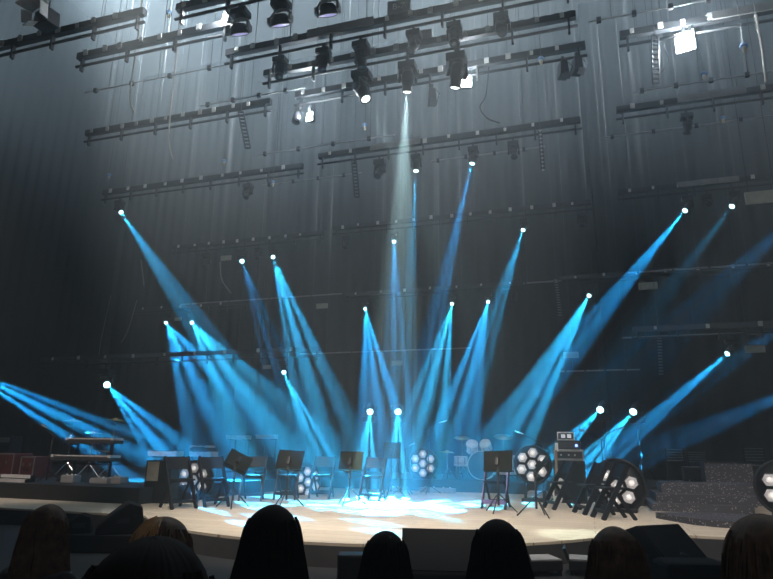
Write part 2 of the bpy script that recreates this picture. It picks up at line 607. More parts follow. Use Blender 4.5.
# ---------------------------------------------------------------- moving lights
def gobo(l, ring, dot, n=5, centre=False):
    """the prism of the fixture: a ring of n small beams"""
    l.use_nodes = True
    t = l.node_tree
    em = t.nodes['Emission']
    N = t.nodes.new
    Lk = t.links.new

    def mth(op, a, b=None, c=None):
        m = N('ShaderNodeMath')
        m.operation = op
        for i, x in enumerate((a, b, c)):
            if x is None:
                continue
            if isinstance(x, (int, float)):
                m.inputs[i].default_value = x
            else:
                Lk(x, m.inputs[i])
        return m.outputs[0]
    tc = N('ShaderNodeTexCoord')
    sp = N('ShaderNodeSeparateXYZ')
    Lk(tc.outputs['Normal'], sp.inputs[0])
    az = mth('ABSOLUTE', sp.outputs[2])
    u = mth('DIVIDE', sp.outputs[0], az)
    v = mth('DIVIDE', sp.outputs[1], az)
    a = mth('ARCTAN2', v, u)
    r = mth('SQRT', mth('ADD', mth('MULTIPLY', u, u), mth('MULTIPLY', v, v)))
    w = 2 * pi / n
    a2 = mth('SUBTRACT', mth('FLOORED_MODULO', a, w), w / 2)
    dx = mth('SUBTRACT', mth('MULTIPLY', r, mth('COSINE', a2)), math.tan(ring))
    dy = mth('MULTIPLY', r, mth('SINE', a2))
    d = mth('SQRT', mth('ADD', mth('MULTIPLY', dx, dx), mth('MULTIPLY', dy, dy)))
    mr = N('ShaderNodeMapRange')
    mr.interpolation_type = 'SMOOTHSTEP'
    mr.inputs['From Min'].default_value = math.tan(dot)
    mr.inputs['From Max'].default_value = math.tan(dot) * 0.75
    Lk(d, mr.inputs['Value'])
    mc = N('ShaderNodeMapRange')
    mc.interpolation_type = 'SMOOTHSTEP'
    mc.inputs['From Min'].default_value = math.tan(dot)
    mc.inputs['From Max'].default_value = math.tan(dot) * 0.7
    Lk(r, mc.inputs['Value'])
    Lk(mth('MAXIMUM', mr.outputs[0], mc.outputs[0]), em.inputs['Strength'])


HEADS = {}


def head_meshes(sc):
    if sc in HEADS:
        return HEADS[sc]
    o = []
    k = sc
    mb = MB().box((0, 0, -0.03 * k), (0.05 * k, 0.09 * k, 0.12 * k)).box((0, 0, 0.03 * k), (0.07 * k, 0.09 * k, 0.04 * k))
    o.append(('clamp', mb.build('clamp', M['pipe'])))
    mb = MB().box((0, 0, -0.155 * k), (0.34 * k, 0.27 * k, 0.13 * k)).lathe([(0.11 * k, -0.22 * k), (0.11 * k, -0.25 * k)], 16)
    o.append(('base', mb.build('base', M['fix'], bevel=0.015)))
    mb = MB().box((0, 0, -0.265 * k), (0.36 * k, 0.10 * k, 0.04 * k))
    for s_ in (-1, 1):
        mb.box((s_ * 0.165 * k, 0, -0.37 * k), (0.045 * k, 0.13 * k, 0.25 * k), taper=0.8)
        mb.lathe([(0.075 * k, -0.024 * k), (0.075 * k, 0.024 * k)], 16, (s_ * 0.165 * k, 0, -0.45 * k), Matrix.Rotation(pi / 2, 3, 'Y'))
    o.append(('yoke', mb.build('yoke', M['fix'])))
    prof = [(0.05, 0.20), (0.09, 0.19), (0.115, 0.12), (0.125, 0.0), (0.120, -0.06), (0.105, -0.10), (0.100, -0.20), (0.108, -0.21), (0.108, -0.25), (0.090, -0.25), (0.085, -0.235)]
    mb = MB().lathe([(r * k, z * k) for r, z in prof], 20)
    for i in range(4):
        mb.lathe([(0.128 * k, (0.02 + i * .03) * k), (0.130 * k, (0.03 + i * .03) * k)], 20)
    o.append(('head', mb.build('head', M['fix'])))
    mb = MB().lathe([(0.084 * k, -0.238 * k), (0.06 * k, -0.252 * k), (0.001, -0.256 * k)], 18)
    o.append(('lens', mb.build('lens', M['glass'])))
    HEADS[sc] = {n: x.data for n, x in o}
    for n, x in o:
        bev = [m for m in x.modifiers]
        bpy.data.objects.remove(x)
    return HEADS[sc]


LENS = {}


def lens_mesh(me, key):
    kk = (me.name, key)
    if kk not in LENS:
        c = me.copy()
        c.materials.clear()
        c.materials.append(M[key])
        LENS[kk] = c
    return LENS[kk]


def moving_head(lens, aim, label, sc=1.0, lit=None, group=None, stand=False, pipe=None):
    """lens: point of the lens centre; aim: point it looks at; pipe: height of the pipe it is clamped to"""
    lens, aim = V(lens), V(aim)
    d = (aim - lens).normalized()
    if pipe is not None:
        want = (pipe - .025 - lens.z) / (.50 - .25 * d.z)
        sc = min(max(round(want * 10) / 10, .7), 2.0)
        lens.z = pipe - .025 - sc * (.50 - .25 * d.z)
    if pipe is not None:
        k_ = 1 + d.y * 0.25 * sc / lens.y
        lens.x *= k_
        lens.y *= k_
    piv = lens - d * 0.25 * sc
    sgn = -1 if stand else 1
    root = empty('moving_head_light', piv + V((0, 0, 0.45 * sc * sgn)), 0, label, 'stage light', group or 'moving lights hung on the battens')
    pan = math.atan2(d.y, d.x) + pi / 2
    me = head_meshes(sc)
    R = {}

    def part(n, par, m=None):
        o = bpy.data.objects.new(n, m or me[n])
        COL.objects.link(o)
        o.parent = par
        R[n] = o
        return o
    c, b, y = part('clamp', root), part('base', root), part('yoke', root)
    if stand:
        for q in (c, b):
            q.rotation_euler = (pi, 0, 0)
        y.rotation_euler = (pi, 0, pan)
    else:
        b.rotation_euler = (0, 0, pan * .0)
        y.rotation_euler = (0, 0, pan)
    h = part('head', root)
    h.location = (0, 0, -0.45 * sc * sgn)
    h.rotation_euler = d.to_track_quat('-Z', 'Y').to_euler()
    l = part('lens', h, lens_mesh(me['lens'], lit or 'glass'))
    if lit:
        l['label'] = 'lit round lens'
    return root, h, d, sc


def beam(head, sc, power, color, ring, dot, n, roll):
    l = bpy.data.lights.new('prism_beam', 'SPOT')
    l.energy = power
    l.color = color
    l.spot_size = min(pi, 2 * (ring + dot) * 1.02)
    l.spot_blend = 0.0
    l.shadow_soft_size = 0.02
    if n:
        gobo(l, ring, dot, n)
    else:
        l.spot_blend = 0.35
    o = bpy.data.objects.new('prism_beam', l)
    COL.objects.link(o)
    o.parent = head
    o.location = (0, 0, -0.275 * sc)
    o.rotation_euler = (0, 0, roll)
    return o


CY1 = (0.015, 0.42, 0.95)
CY2 = (0.025, 0.52, 0.95)
BP = 190000.0
rb = random.Random(5)
# lens pixel, row depth, floor pixel aimed at, power factor, ring angle (deg), dot (deg), label
BEAMS = [
    ((121, 213), 13.3, (318, 505), .75, 5.0, 1.6, 'beam light at the left end of its batten, highest beam on the left side'),
    ((242, 262), 18.2, (325, 505), .45, 5.0, 1.1, 'beam light with two faint thin beams, left of the brightest long beam'),
    ((273, 258), 18.2, (352, 505), 1.2, 6.5, 1.9, 'beam light throwing the long bright fan left of centre'),
    ((394, 244), 17.9, (398, 505), .7, 5.0, 1.5, 'beam light pointing straight down over the middle of the stage'),
    ((416, 168), 12.94, (399, 505), .7, 4.0, 1.2, 'high beam light right beside the pale white beam'),
    ((472, 160), 12.94, (390, 505), .8, 4.5, 1.5, 'highest of all the blue beam lights'),
    ((523, 231), 17.9, (432, 505), .6, 5.0, 1.6, 'beam light on the middle rear batten aimed down to the left'),
    ((685, 212), 17.38, (445, 505), 1.25, 4.5, 1.6, 'beam light throwing the long bright fan from the upper right'),
    ((732, 208), 17.38, (508, 505), .13, 4.5, 1.4, 'beam light with the faint greenish beam at the upper right'),
    ((166, 323), 22.0, (270, 505), 1.2, 7.0, 2.1, 'left one of two beam lights hung close together on the left'),
    ((192, 323), 22.0, (318, 505), 1.2, 7.0, 2.1, 'right one of two beam lights hung close together on the left'),
    ((365, 310), 22.0, (394, 505), 1.1, 6.0, 1.9, 'beam light on the low middle batten left of the centre line'),
    ((452, 305), 22.0, (408, 505), 1.1, 6.0, 1.9, 'beam light on the low middle batten right of the centre line'),
    ((488, 302), 22.0, (436, 505), 1.0, 6.0, 1.9, 'beam light on the low middle batten, last one to the right'),
    ((589, 296), 22.0, (475, 505), 1.2, 5.5, 1.9, 'beam light at the left end of the low right batten'),
    ((107, 385), 16.1, (215, 503), .9, 6.0, 1.9, 'lowest beam light on the left, above the keyboards'),
    ((284, 370), 16.1, (344, 503), .7, 5.5, 1.8, 'low beam light above the tilted music stands'),
    ((727, 353), 16.1, (555, 503), 1.1, 5.0, 1.6, 'low beam light at far right above the glittering steps'),
]


def PIPE(lp, Y):
    if Y == 22.0:
        return (7.72 if lp[0] < 250 else 7.78 if lp[0] < 545 else 7.85) - .21
    if Y == 16.1:
        return (4.62 if lp[0] < 400 else 4.8) - .21
    return 8.79


for i, (lp, Y, fp, pw, ring, dot, lab) in enumerate(BEAMS):
    lens = atY(*lp, Y)
    aim = atZ(*fp, STAGE)
    root, h, d, sc = moving_head(lens, aim, lab, 1.05, 'beam', pipe=PIPE(lp, Y))
    beam(h, sc, BP * pw, CY1 if i % 2 else CY2, radians(ring * .50), radians(dot * .52), 5, rb.uniform(0, 2))

# lights on floor stands at the back
def light_stand(p, h, label):
    r = empty('light_stand', p, 0, label, 'stand', 'stands at the back of the stage')
    MB().tube([(0, 0, 0.1), (0, 0, h)], 0.028, 10).build('pole', M['black'], r)
    MB().lathe([(0.05, h * .45), (0.05, h * .45 + .1)], 12).build('collar', M['black'], r)
    for k in range(3):
        a = 2 * pi * k / 3 + .4
        MB().tube([(0, 0, .55), (.4 * cos(a), .4 * sin(a), 0.02)], 0.016, 6).build('leg', M['black'], r)
    return r


for lp, fp, pw, lab, Y in [
        ((370, 412), (362, 500), .55, 'beam light on a stand at stage back, left of the small high music stand', 17.0),
        ((398, 412), (394, 500), .55, 'beam light on a stand at stage back, right above the small high music stand', 17.0),
        ((600, 410), (508, 505), .6, 'beam light on a stand behind the amplifier rack', 17.0),
        ((633, 412), (550, 505), .9, 'beam light on a stand at right, aimed down behind the amplifier', 17.0)]:
    lens, aim = atY(*lp, Y), atZ(*fp, STAGE)
    root, h, d, sc = moving_head(lens, aim, lab, 1.05, 'beam', 'lights on stands at the back', stand=True)
    beam(h, 1.05, BP * pw, CY2, radians(3.6), radians(1.1), 5, rb.uniform(0, 2))
    q = root.location
    light_stand((q.x, q.y, RIS), q.z - RIS - 0.03, 'black tripod stand under the ' + lab.split(',')[0].replace('on a stand ', ''))

# beams from lights that hang beyond the edges of the view
for lp, Y, fp, pw in [((-42, 366), 12.5, (210, 497), 1.2), ((806, 205), 17.4, (560, 440), .14), ((822, 300), 20, (560, 480), .34), ((838, 372), 16, (560, 490), .38)]:
    lens = atY(*lp, Y)
    o = lamp('prism_beam', 'SPOT', lens, BP * pw, CY1, atZ(*fp, STAGE) if fp[1] > 470 else lens + (atY(*fp, 14.5) - lens), spot_size=radians(14), spot_blend=0.0, shadow_soft_size=0.02)
    gobo(o.data, radians(3.6), radians(1.1), 5)

# big profile spots with white beams
for lp, fp, pw, ang, lab, lit in [
        ((407, 91), (388, 505), 1.0, 12.0, 'big black profile spotlight throwing the pale white beam', 'bwhite'),
        ((366, 102), (420, 505), .12, 9.0, 'big black profile spotlight left of the pale white beam', 'bwhite'),
        ((455, 86), (400, 505), .06, 9.0, 'big black profile spotlight in front of a glaring work light', 'bwhite')]:
    lens, aim = atY(*lp, 9.38), atZ(*fp, STAGE)
    if lab.endswith('left of the pale white beam'):
        aim = lens + (atY(440, 250, 9.0) - lens)
    root, h, d, sc = moving_head(lens, aim, lab, 1.65, lit, 'big profile spotlights', pipe=8.79)
    beam(h, sc, 24000 * pw, (0.75, 1.0, 0.95), radians(ang / 2 - 1), radians(1), 0, 0)

# dark moving heads
DARK = [
    ((279, 74), 8.6, (.1, -.3, -1), 1.2, 'unlit moving light at the left end of the top middle batten'),
    ((322, 71), 8.6, (0, -.15, -1), 1.15, 'unlit moving light second from the left under the top middle batten'),
    ((362, 68), 8.6, (.1, .1, -1), 1.25, 'unlit moving light above the big spotlight left of the white beam'),
    ((410, 54), 8.6, (-.3, -.4, -1), 1.2, 'unlit moving light above the big spotlight with the white beam'),
    ((454, 46), 8.6, (0, -.4, -1), 1.25, 'unlit moving light above the big spotlight by the glaring work light'),
    ((502, 27), 8.6, (.1, -.6, -1), 1.2, 'unlit moving light with bright yoke edges, farthest right near the top'),
    ((377, 178), 12.94, (-.2, -.6, -1), 1.15, 'unlit moving light left of the white beam on the middle batten'),
    ((514, 152), 12.94, (.1, -.5, -1), 1.0, 'unlit moving light right of the highest blue beam'),
    ((246, 194), 13.3, (0, -.5, -1), 1.25, 'unlit moving light on the left batten over the tall blue beams'),
    ((345, 247), 17.9, (0, -.5, -1), 1.2, 'unlit moving light at the left end of the middle rear batten'),
    ((582, 222), 17.9, (0, -.5, -1), 1.15, 'unlit moving light at the right end of the middle rear batten'),
    ((204, 268), 18.2, (0, -.5, -1), 1.0, 'unlit moving light near the small cream panel on the left'),
    ((257, 258), 18.2, (0, -.5, -1), 1.0, 'unlit moving light between two beam lights on the left'),
    ((709, 206), 17.38, (0, -.9, -.5), 1.2, 'unlit moving light between two beam lights on the upper right'),
    ((686, 130), 12.75, (-.2, .1, -1), 1.15, 'unlit moving light alone under the right batten'),
    ((514, 304), 22.0, (0, -.5, -1), 1.1, 'unlit moving light far back between the low right beams'),
]
for lp, Y, d, sc, lab in DARK:
    lens = atY(*lp, Y)
    moving_head(lens, lens + V(d) * 3, lab, sc, pipe=PIPE(lp, Y))


# round wash lights
def wash_light(c, label):
    r = empty('wash_light', c, 0, label, 'stage light', 'round wash lights at the top')
    MB().box((0, 0, .49), (.06, .1, .14)).build('clamp', M['pipe'], r)
    MB().box((0, 0, .36), (.36, .26, .14)).lathe([(.12, .27), (.12, .30)], 16).build('base', M['fix'], r, bevel=.015)
    mb = MB()
    mb.ring(.225, .03, 20, 8, (0, 0, .02), 'Y', 0, pi)
    for s_ in (-1, 1):
        mb.box((s_ * .225, 0, 0), (.05, .14, .14))
    mb.build('yoke', M['railpale'], r)
    h = MB().lathe([(.07, .12), (.14, .10), (.185, .02), (.19, -.09), (.178, -.10), (.17, -.085)], 24).build('head', M['fix'], r)
    h.rotation_euler = (radians(30), 0, 0)
    MB().lathe([(.17, -.086), (.10, -.10), (.001, -.102)], 24).build('lens', M['wash'], h)
    return r


for px, py, lab in [(240, 20, 'round wash light with pale yoke, first from the left at the top edge'),
                    (281, 9, 'round wash light with pale yoke, second from the left at the top edge'),
                    (328, 2, 'round wash light with pale yoke, right one at the top edge')]:
    c = atY(px, py, 7.28)
    c.z = 8.763 - .56 * .8
    wash_light(c, lab).scale = (.8, .8, .8)


# flood lights that are switched on
def work_flood(c, aim, size, label, power, name='work_flood', cone=140):
    c, aim = V(c), V(aim)
    d = (aim - c).normalized()
    r = empty(name, c + V((0, 0, .22)), 0, label, 'work light', 'lit white work lights')
    MB().box((0, 0, -.02), (.05, .06, .16)).build('clamp', M['pipe'], r)
    R = d.to_track_quat('-Z', 'Y').to_euler()
    mb = MB().box((0, 0, .06), (size[0], size[1], .14), taper=.6)
    h = mb.build('housing', M['fix'], r, (0, 0, -.22))
    h.rotation_euler = R
    g = MB().box((0, 0, -.012), (size[0] * .92, size[1] * .92, .01)).build('glass', M['flood'], h)
    l = bpy.data.lights.new('work_lamp', 'POINT')
    l.energy = power
    l.color = (.80, .91, 1.0)
    l.shadow_soft_size = .05
    lo = bpy.data.objects.new('work_lamp', l)
    COL.objects.link(lo)
    lo.parent = h
    lo.location = (0, 0, -.14)
    return r


WP = 150.0
p = atY(685, 42, 10.16)
work_flood(p, p + V((-.2, -.85, .05)), (.32, .42), 'glaring white flood light under the upper right batten', WP * 1.25)
p = atY(466, 82, 10.26)
work_flood(p, p + V((.2, -.85, .05)), (.22, .26), 'glaring white flood behind the right big spotlight', WP * .5)
p = atY(226, 17, 7.87)
work_flood(p, p + V((-.5, -.75, .05)), (.26, .3), 'white flood glowing behind the first round wash light', WP * .7)
p = atY(310, 117, 10.26)
work_flood(p, p + V((-.15, -.85, .0)), (.16, .2), 'lit right one of two small work lights', WP * .8)
p = atY(297, 117, 10.26)
r = empty('par_can', p + V((0, 0, .22)), 0, 'unlit left one of two small work lights', 'work light')
MB().box((0, 0, -.02), (.05, .06, .16)).build('clamp', M['pipe'], r)
h = MB().lathe([(.07, .16), (.09, .12), (.09, -.12), (.082, -.12), (.07, -.09)], 16).build('can', M['fix'], r, (0, 0, -.24))
h.rotation_euler = (radians(-20), 0, 0)
MB().lathe([(.07, -.09), (.001, -.10)], 16).build('lens', M['glass'], h)

# the barn door flood in the top left corner
c = atY(47, 20, 6.25)
r = empty('barn_door_flood', c, radians(-8), 'large flood with white barn doors at the top left corner', 'stage light')
MB().tube([(0, 0, .2), (0, 0, (ZT - c.z) / .62 - .02)], .02, 6).build('drop_pipe', M['pipe'], r)
MB().box((0, 0, 0), (.56, .36, .42), taper=.9).build('housing', M['black'], r, bevel=.02)
MB().box((0, -.186, 0), (.46, .012, .36)).build('glass', M['glass'], r)
MB().bar((-.05, -.20, .25), (-.10, -.62, .26), .78, .02, (0, 0, 1)).build('barn_door', M['silver'], r)
MB().bar((-.30, -.20, 0), (-.40, -.42, -.04), .02, .36, (0, 0, 1)).build('barn_door', M['silver'], r)
MB().bar((.30, -.20, 0), (.38, -.46, -.04), .02, .36, (0, 0, 1)).build('barn_door', M['silver'], r)
MB().bar((-.12, -.21, -.23), (-.16, -.42, -.34), .30, .02, (0, 0, 1)).build('barn_door', M['silver'], r)

r.scale = (.62, .62, .62)
# sign box and other panels
def font_obj(txt, size, m, parent, loc, rot):
    cu = bpy.data.curves.new('lettering', 'FONT')
    cu.body = txt
    cu.size = size
    cu.align_x = 'CENTER'
    cu.align_y = 'CENTER'
    cu.extrude = 0.003
    o = bpy.data.objects.new('lettering', cu)
    COL.objects.link(o)
    dg = bpy.context.evaluated_depsgraph_get()
    me = bpy.data.meshes.new_from_object(o.evaluated_get(dg))
    bpy.data.objects.remove(o)
    me.materials.clear()
    me.materials.append(m)
    k = bpy.data.objects.new('lettering', me)
    COL.objects.link(k)
    k.parent = parent
    k.location = loc
    k.rotation_euler = rot
    return k


def sign(px, py, Y, txt, label, w=.40, h=.26, m='grey'):
    c = atY(px, py, Y)
    r = empty('batten_sign', c, radians(4), label, 'sign')
    MB().box((0, 0, 0), (w, .08, h)).build('panel', M[m], r, bevel=.008)
    for s_ in (-1, 1):
        MB().box((s_ * w * .3, .02, -h / 2 - .06), (.02, .02, .16)).build('bracket', M['pipe'], r)
    if txt:
        font_obj(txt, .16, M['sign'], r, (0, -.045, 0), (pi / 2, 0, 0))
    return r


sign(399, 8, 8.6, 'B-7', 'grey sign box reading B-7 above the top middle batten')
sign(423, 36, 9.38, '', 'blank grey box standing on the batten of the big spotlights', .34, .2)


def cream_panel(px, py, Y, w, label):
    Y += .25
    c = atY(px, py, Y)
    r = empty('cream_panel', c, 0, label, 'panel', 'small cream panels hung at the back')
    MB().box((0, 0, 0), (w, .06, w * .42)).build('face', M['cream'], r, bevel=.01)
    for s_ in (-1, 1):
        MB().tube([(s_ * w * .38, 0, w * .2), (s_ * w * .38, 0, ZT - c.z)], .007, 5).build('hanger', M['pipe'], r)
    return r


for px, py, Y, w, lab in [
        (226, 258, 18.2, .42, 'small cream panel under the left rear batten'),
        (322, 306, 22, .50, 'small cream panel hung left of the middle low batten'),
        (397, 363, 22, .42, 'small cream panel low behind the straight down beam'),
        (267, 367, 21, .36, 'small cream panel just left of a low beam light'),
        (648, 286, 20.9, .58, 'small cream panel under the low pale pipe on the right'),
        (571, 355, 22, .52, 'small cream panel low between the right beams'),
        (762, 197, 13.2, .62, 'wide cream panel at the right edge under the rear batten'),
        (755, 349, 20, .52, 'small cream panel right of the far right beam light'),
        (178, 319, 22.3, .36, 'small cream panel between two neighbouring beam lights')]:
    cream_panel(px, py, Y, w, lab)


# hanging cable ladders, cables, small blue capped lamps
def cable_ladder(pt, pb, Y, label, w=.12, pale=False):
    Y -= .16
    a, b = atY(*pt, Y), atY(*pb, Y)
    c = a.copy()
    r = empty('cable_ladder', c, 0, label, 'cable strap', 'perforated straps hanging from the battens')
    d = b - a
    s = V((1, .3, 0)).normalized()
    n = max(6, int(d.length / .09))
    for s_ in (-1, 1):
        MB().tube([s * s_ * w / 2, d + s * s_ * w / 2], .016, 5).build('rail', M['black'], r)
    rm = MB().bar(-s * w / 2, s * w / 2, .035, .03).build('rung', M['pipepale' if pale else 'pipe'], r)
    for i in range(1, n + 1):
        p = bpy.data.objects.new('rung', rm.data)
        COL.objects.link(p)
        p.parent = r
        p.location = d * (i / n)
    MB().tube([(0, 0, 0), (0, 0, ZT - c.z)], .006, 5).build('wire_rope', M['cable'], r)
    return r


for pt, pb, Y, lab, w, pale in [
        ((241, 112), (248, 148), 10.3, 'black perforated strap at the right end of the upper left batten', .11, 0),
        ((354, 160), (357, 197), 12.94, 'black perforated strap near the left end of the middle batten', .11, 0),
        ((655, 35), (656, 83), 10.16, 'black perforated strap left of the glaring white flood', .11, 0),
        ((540, 131), (543, 170), 12.94, 'pale dotted strap right of the highest blue beam', .06, 1),
        ((556, 280), (560, 315), 22, 'pale dotted strap among the low rails right of centre', .14, 1),
        ((659, 338), (661, 374), 20.8, 'dotted strap under the lower pale pipe on the right', .14, 1)]:
    cable_ladder(pt, pb, Y, lab, w, pale)


def hanging_cable(pts, Y, label, r=.016, m='rope'):
    Y += .2
    P = [atY(x, y, Y) for x, y in pts]
    Q = []
    for i in range(len(P) - 1):
        p0, p1, p2, p3 = P[max(i - 1, 0)], P[i], P[i + 1], P[min(i + 2, len(P) - 1)]
        for k in range(6):
            t = k / 6
            Q.append(0.5 * ((2 * p1) + (p2 - p0) * t + (2 * p0 - 5 * p1 + 4 * p2 - p3) * t * t + (3 * p1 - p0 - 3 * p2 + p3) * t ** 3))
    Q.append(P[-1])
    o0 = Q[0].copy()
    o = MB().tube([q - o0 for q in Q], r, 6).build('hanging_cable', M[m], None, o0)
    MB().tube([(0, 0, 0), (0, 0, ZT - o0.z)], .006, 5).build('wire_rope', M['cable'], o)
    return tag(o, label, 'cable', 'loose cables hanging among the battens')


hanging_cable([(143, -10), (138, 38), (131, 85), (131, 104), (135, 113)], 7.87, 'pale loose cable hanging beside the end of the top left batten')
hanging_cable([(181, 0), (177, 50), (171, 105), (169, 140), (173, 160)], 8.95, 'pale loose cable, longest one in the upper left')
hanging_cable([(489, 65), (486, 95), (480, 107), (487, 118), (500, 123)], 10.3, 'black looped cable right of the glaring flood behind the big spotlight', .012, 'black')
hanging_cable([(220, 262), (222, 280), (231, 293)], 18.2, 'pale cable drooping from the left rear batten', .02)
hanging_cable([(141, 260), (144, 286)], 13.3, 'pale cable end hanging in front of the left drape', .016)
hanging_cable([(137, 300), (128, 330), (121, 343)], 16, 'pale bent cable low in front of the left drape', .014)
hanging_cable([(111, 295), (101, 340), (99, 358)], 16, 'pale straight cable low in front of the left drape', .012)
hanging_cable([(665, 50), (668, 62), (658, 77)], 10.16, 'thin black cable between the perforated strap and the white flood', .01, 'black')
hanging_cable([(756, 15), (762, 50), (766, 82)], 9.5, 'pale cable hanging down near the right edge', .018)


def capped_lamp(px, py, Y, label):
    c = atY(px, py, Y)
    r = empty('hanging_lamp', c, 0, label, 'lamp', 'small blue capped lamps on cords')
    MB().lathe([(.015, .07), (.042, .055), (.06, .015), (.056, 0)], 14).build('cap', M['bluecap'], r)
    MB().lathe([(.03, 0), (.032, -.04), (.02, -.09), (.001, -.10)], 12).build('bulb', M['amber'], r)
    MB().tube([(0, 0, .06), (0, 0, ZT - c.z)], .006, 5).build('cord', M['cable'], r)
    return r


for px, py, Y, lab in [
        (169, 14, 7.9, 'small blue capped lamp right of the top left batten end'),
        (224, 162, 11.6, 'small blue capped lamp above the left batten'),
        (365, 126, 11.0, 'small pale lamp left of the white beam'),
        (541, 60, 9.9, 'small blue capped lamp right of the top spotlights'),
        (744, 47, 9.6, 'small blue capped lamp right of the glaring flood'),
        (704, 75, 10.6, 'small pale lamp right under the glaring flood'),
        (109, 176, 12, 'small pale lamp at left above the highest left beam'),
        (273, 183, 12.4, 'small blue capped lamp right of the unlit light on the left batten'),
        (723, 119, 13, 'small pale lamp right of the unlit light under the right batten')]:
    capped_lamp(px, py, Y, lab)


def mirror_head(px, py, Y, label):
    c = atY(px, py, Y)
    r = empty('mirror_scanner', c, radians(20), label, 'stage light', 'small glinting scanner lights')
    MB().box((0, 0, .2), (.05, .06, .14)).build('clamp', M['pipe'], r)
    MB().box((0, 0, 0), (.16, .22, .3), taper=.8).build('housing', M['fix'], r, bevel=.01)
    m = MB().box((0, 0, 0), (.14, .012, .12)).build('mirror', M['chrome'], r, (.02, -.14, -.2))
    m.rotation_euler = (radians(40), 0, .3)
    MB().tube([(.06, -.1, .1), (.13, -.12, 0), (.08, -.12, -.15)], .012, 5).build('arm', M['chrome'], r)
    return r


mirror_head(563, 70, 10.26, 'small glinting scanner, left one of two at the end of its batten')
mirror_head(577, 66, 10.26, 'small glinting scanner, right one of two at the end of its batten')
mirror_head(432, 97, 10.26, 'small ragged scanner light right of the big spotlight with the white beam')

# ================================================================ ON THE STAGE
def st(px, py, z=STAGE):
    return atZ(px, py, z)


def yaw_to(p, q):
    """turn so that local -Y points from p to q"""
    d = V(q) - V(p)
    return math.atan2(d.y, d.x) + pi / 2


# ---------------------------------------------------------------- folding chairs
CH = {}


def chair_parts():
    m = M['chair']
    P = []
    for s_ in (-1, 1):
        P.append(('leg', MB().bar((s_ * .21, .20, .82), (s_ * .21, -.26, 0), .075, .030, (1, 0, 0)), m))
        P.append(('leg', MB().bar((s_ * .175, -.05, .45), (s_ * .175, .27, 0), .055, .026, (1, 0, 0)), m))
    P.append(('seat', MB().box((0, .0, .455), (.37, .38, .03)), m))
    b = MB()
    n = 6
    vs = [((-.2 + .4 * i / n), .19 + .03 * (1 - ((i - n / 2) / (n / 2)) ** 2) + dy - k * .095, .82 - k * .20) for k in (0, 1) for dy in (0, .018) for i in range(n + 1)]
    N = n + 1
    fs = []
    for i in range(n):
        fs += [(i, i + 1, 2 * N + i + 1, 2 * N + i), (N + i + 1, N + i, 3 * N + i, 3 * N + i + 1), (i + 1, i, N + i, N + i + 1), (2 * N + i, 2 * N + i + 1, 3 * N + i + 1, 3 * N + i)]
    fs += [(0, 2 * N, 3 * N, N), (n, N + n, 3 * N + n, 2 * N + n)]
    b.add(vs, fs)
    P.append(('backrest', b, m))
    P.append(('front_rail', MB().bar((-.2, -.20, .115), (.2, -.20, .115), .025, .05), m))
    P.append(('rear_rail', MB().bar((-.17, .19, .115), (.17, .19, .115), .025, .045), m))
    P.append(('side_rail', MB().box((0, .02, .425), (.40, .03, .03)), m))
    return P


def make(parts, name, loc, rz, label, cat, group=None, cache=None, key=None, override=None):
    r = empty(name, loc, rz, label, cat, group)
    if cache is not None and key in cache:
        for n, me in cache[key]:
            o = bpy.data.objects.new(n, me)
            COL.objects.link(o)
            o.parent = r
        return r
    lst = []
    for n, mb, m in parts():
        o = mb.build(n, m, r)
        lst.append((n, o.data))
    if cache is not None:
        cache[key] = lst
    return r


MID = (CX + .3, CY - .2, 0)
for px, py, yaw, lab in [
        (177, 508, 62, 'dark folding chair farthest left, in front of the left lamp cluster'),
        (211, 506, 55, 'dark folding chair second from the left, right of the left lamp cluster'),
        (252, 500, 20, 'dark folding chair behind the leftmost tilted music stand'),
        (287, 499, 14, 'dark folding chair behind the music stand in front of the rotated lamp cluster'),
        (322, 498, 8, 'dark folding chair between two music stands, left of the small beam lights'),
        (373, 500, 0, 'dark tall folding chair under the small beam lights in the bright pool'),
        (497, 508, -6, 'dark folding chair with lilac backlight painted on its front rail'),
        (562, 509, -62, 'dark folding chair left one of the three turned sideways at right'),
        (594, 514, -66, 'dark folding chair middle one of the three turned sideways at right'),
        (614, 519, -68, 'dark folding chair right one of the three turned sideways, closest to the big wedge')]:
    p = st(px, py)
    r = make(chair_parts, 'folding_chair', p, radians(yaw), lab, 'chair', 'folding chairs around the stage', CH, 'c')
    if 'lilac' in lab:  # backlight along the rail and leg edges, painted as lilac strips
        o = MB().box((0, -.235, .12), (.38, .012, .07)).build('lilac_backlight', M['purple'], r)
        for s_ in (-1, 1):
            MB().bar((s_ * .21, .165, .80), (s_ * .21, -.24, .08), .03, .012, (1, 0, 0)).build('lilac_rim_light', M['purple'], r).location = (0, -.035, 0)


# ---------------------------------------------------------------- music stands
def music_stand(p, ztop, yaw, tilt, label, roll=0.0, w=.50, h=.34):
    r = empty('music_stand', p, yaw, label, 'music stand', 'music stands on the stage')
    hh = ztop - p.z
    MB().tube([(0, 0, .28), (0, 0, hh - .1)], .012, 10).build('pole', M['black'], r)
    MB().tube([(0, 0, .12), (0, 0, .62)], .018, 10).build('lower_tube', M['black'], r)
    MB().lathe([(.026, .60), (.026, .66)], 12).build('collar', M['black'], r)
    for k in range(3):
        a = 2 * pi * k / 3 + .5
        MB().tube([(.015 * cos(a), .015 * sin(a), .30), (.31 * cos(a), .31 * sin(a), .012)], .011, 7).build('leg', M['black'], r)
    d = MB().box((0, 0, h * .5), (w, .012, h)).box((0, .045, .006), (w, .09, .012)).build('desk', M['desk'], r, (0, .0, hh - h * .5), bevel=.004)
    d.rotation_euler = (tilt, roll, 0)
    MB().box((0, -.04, h * .42), (.05, .06, .12)).build('bracket', M['black'], d)
    return r


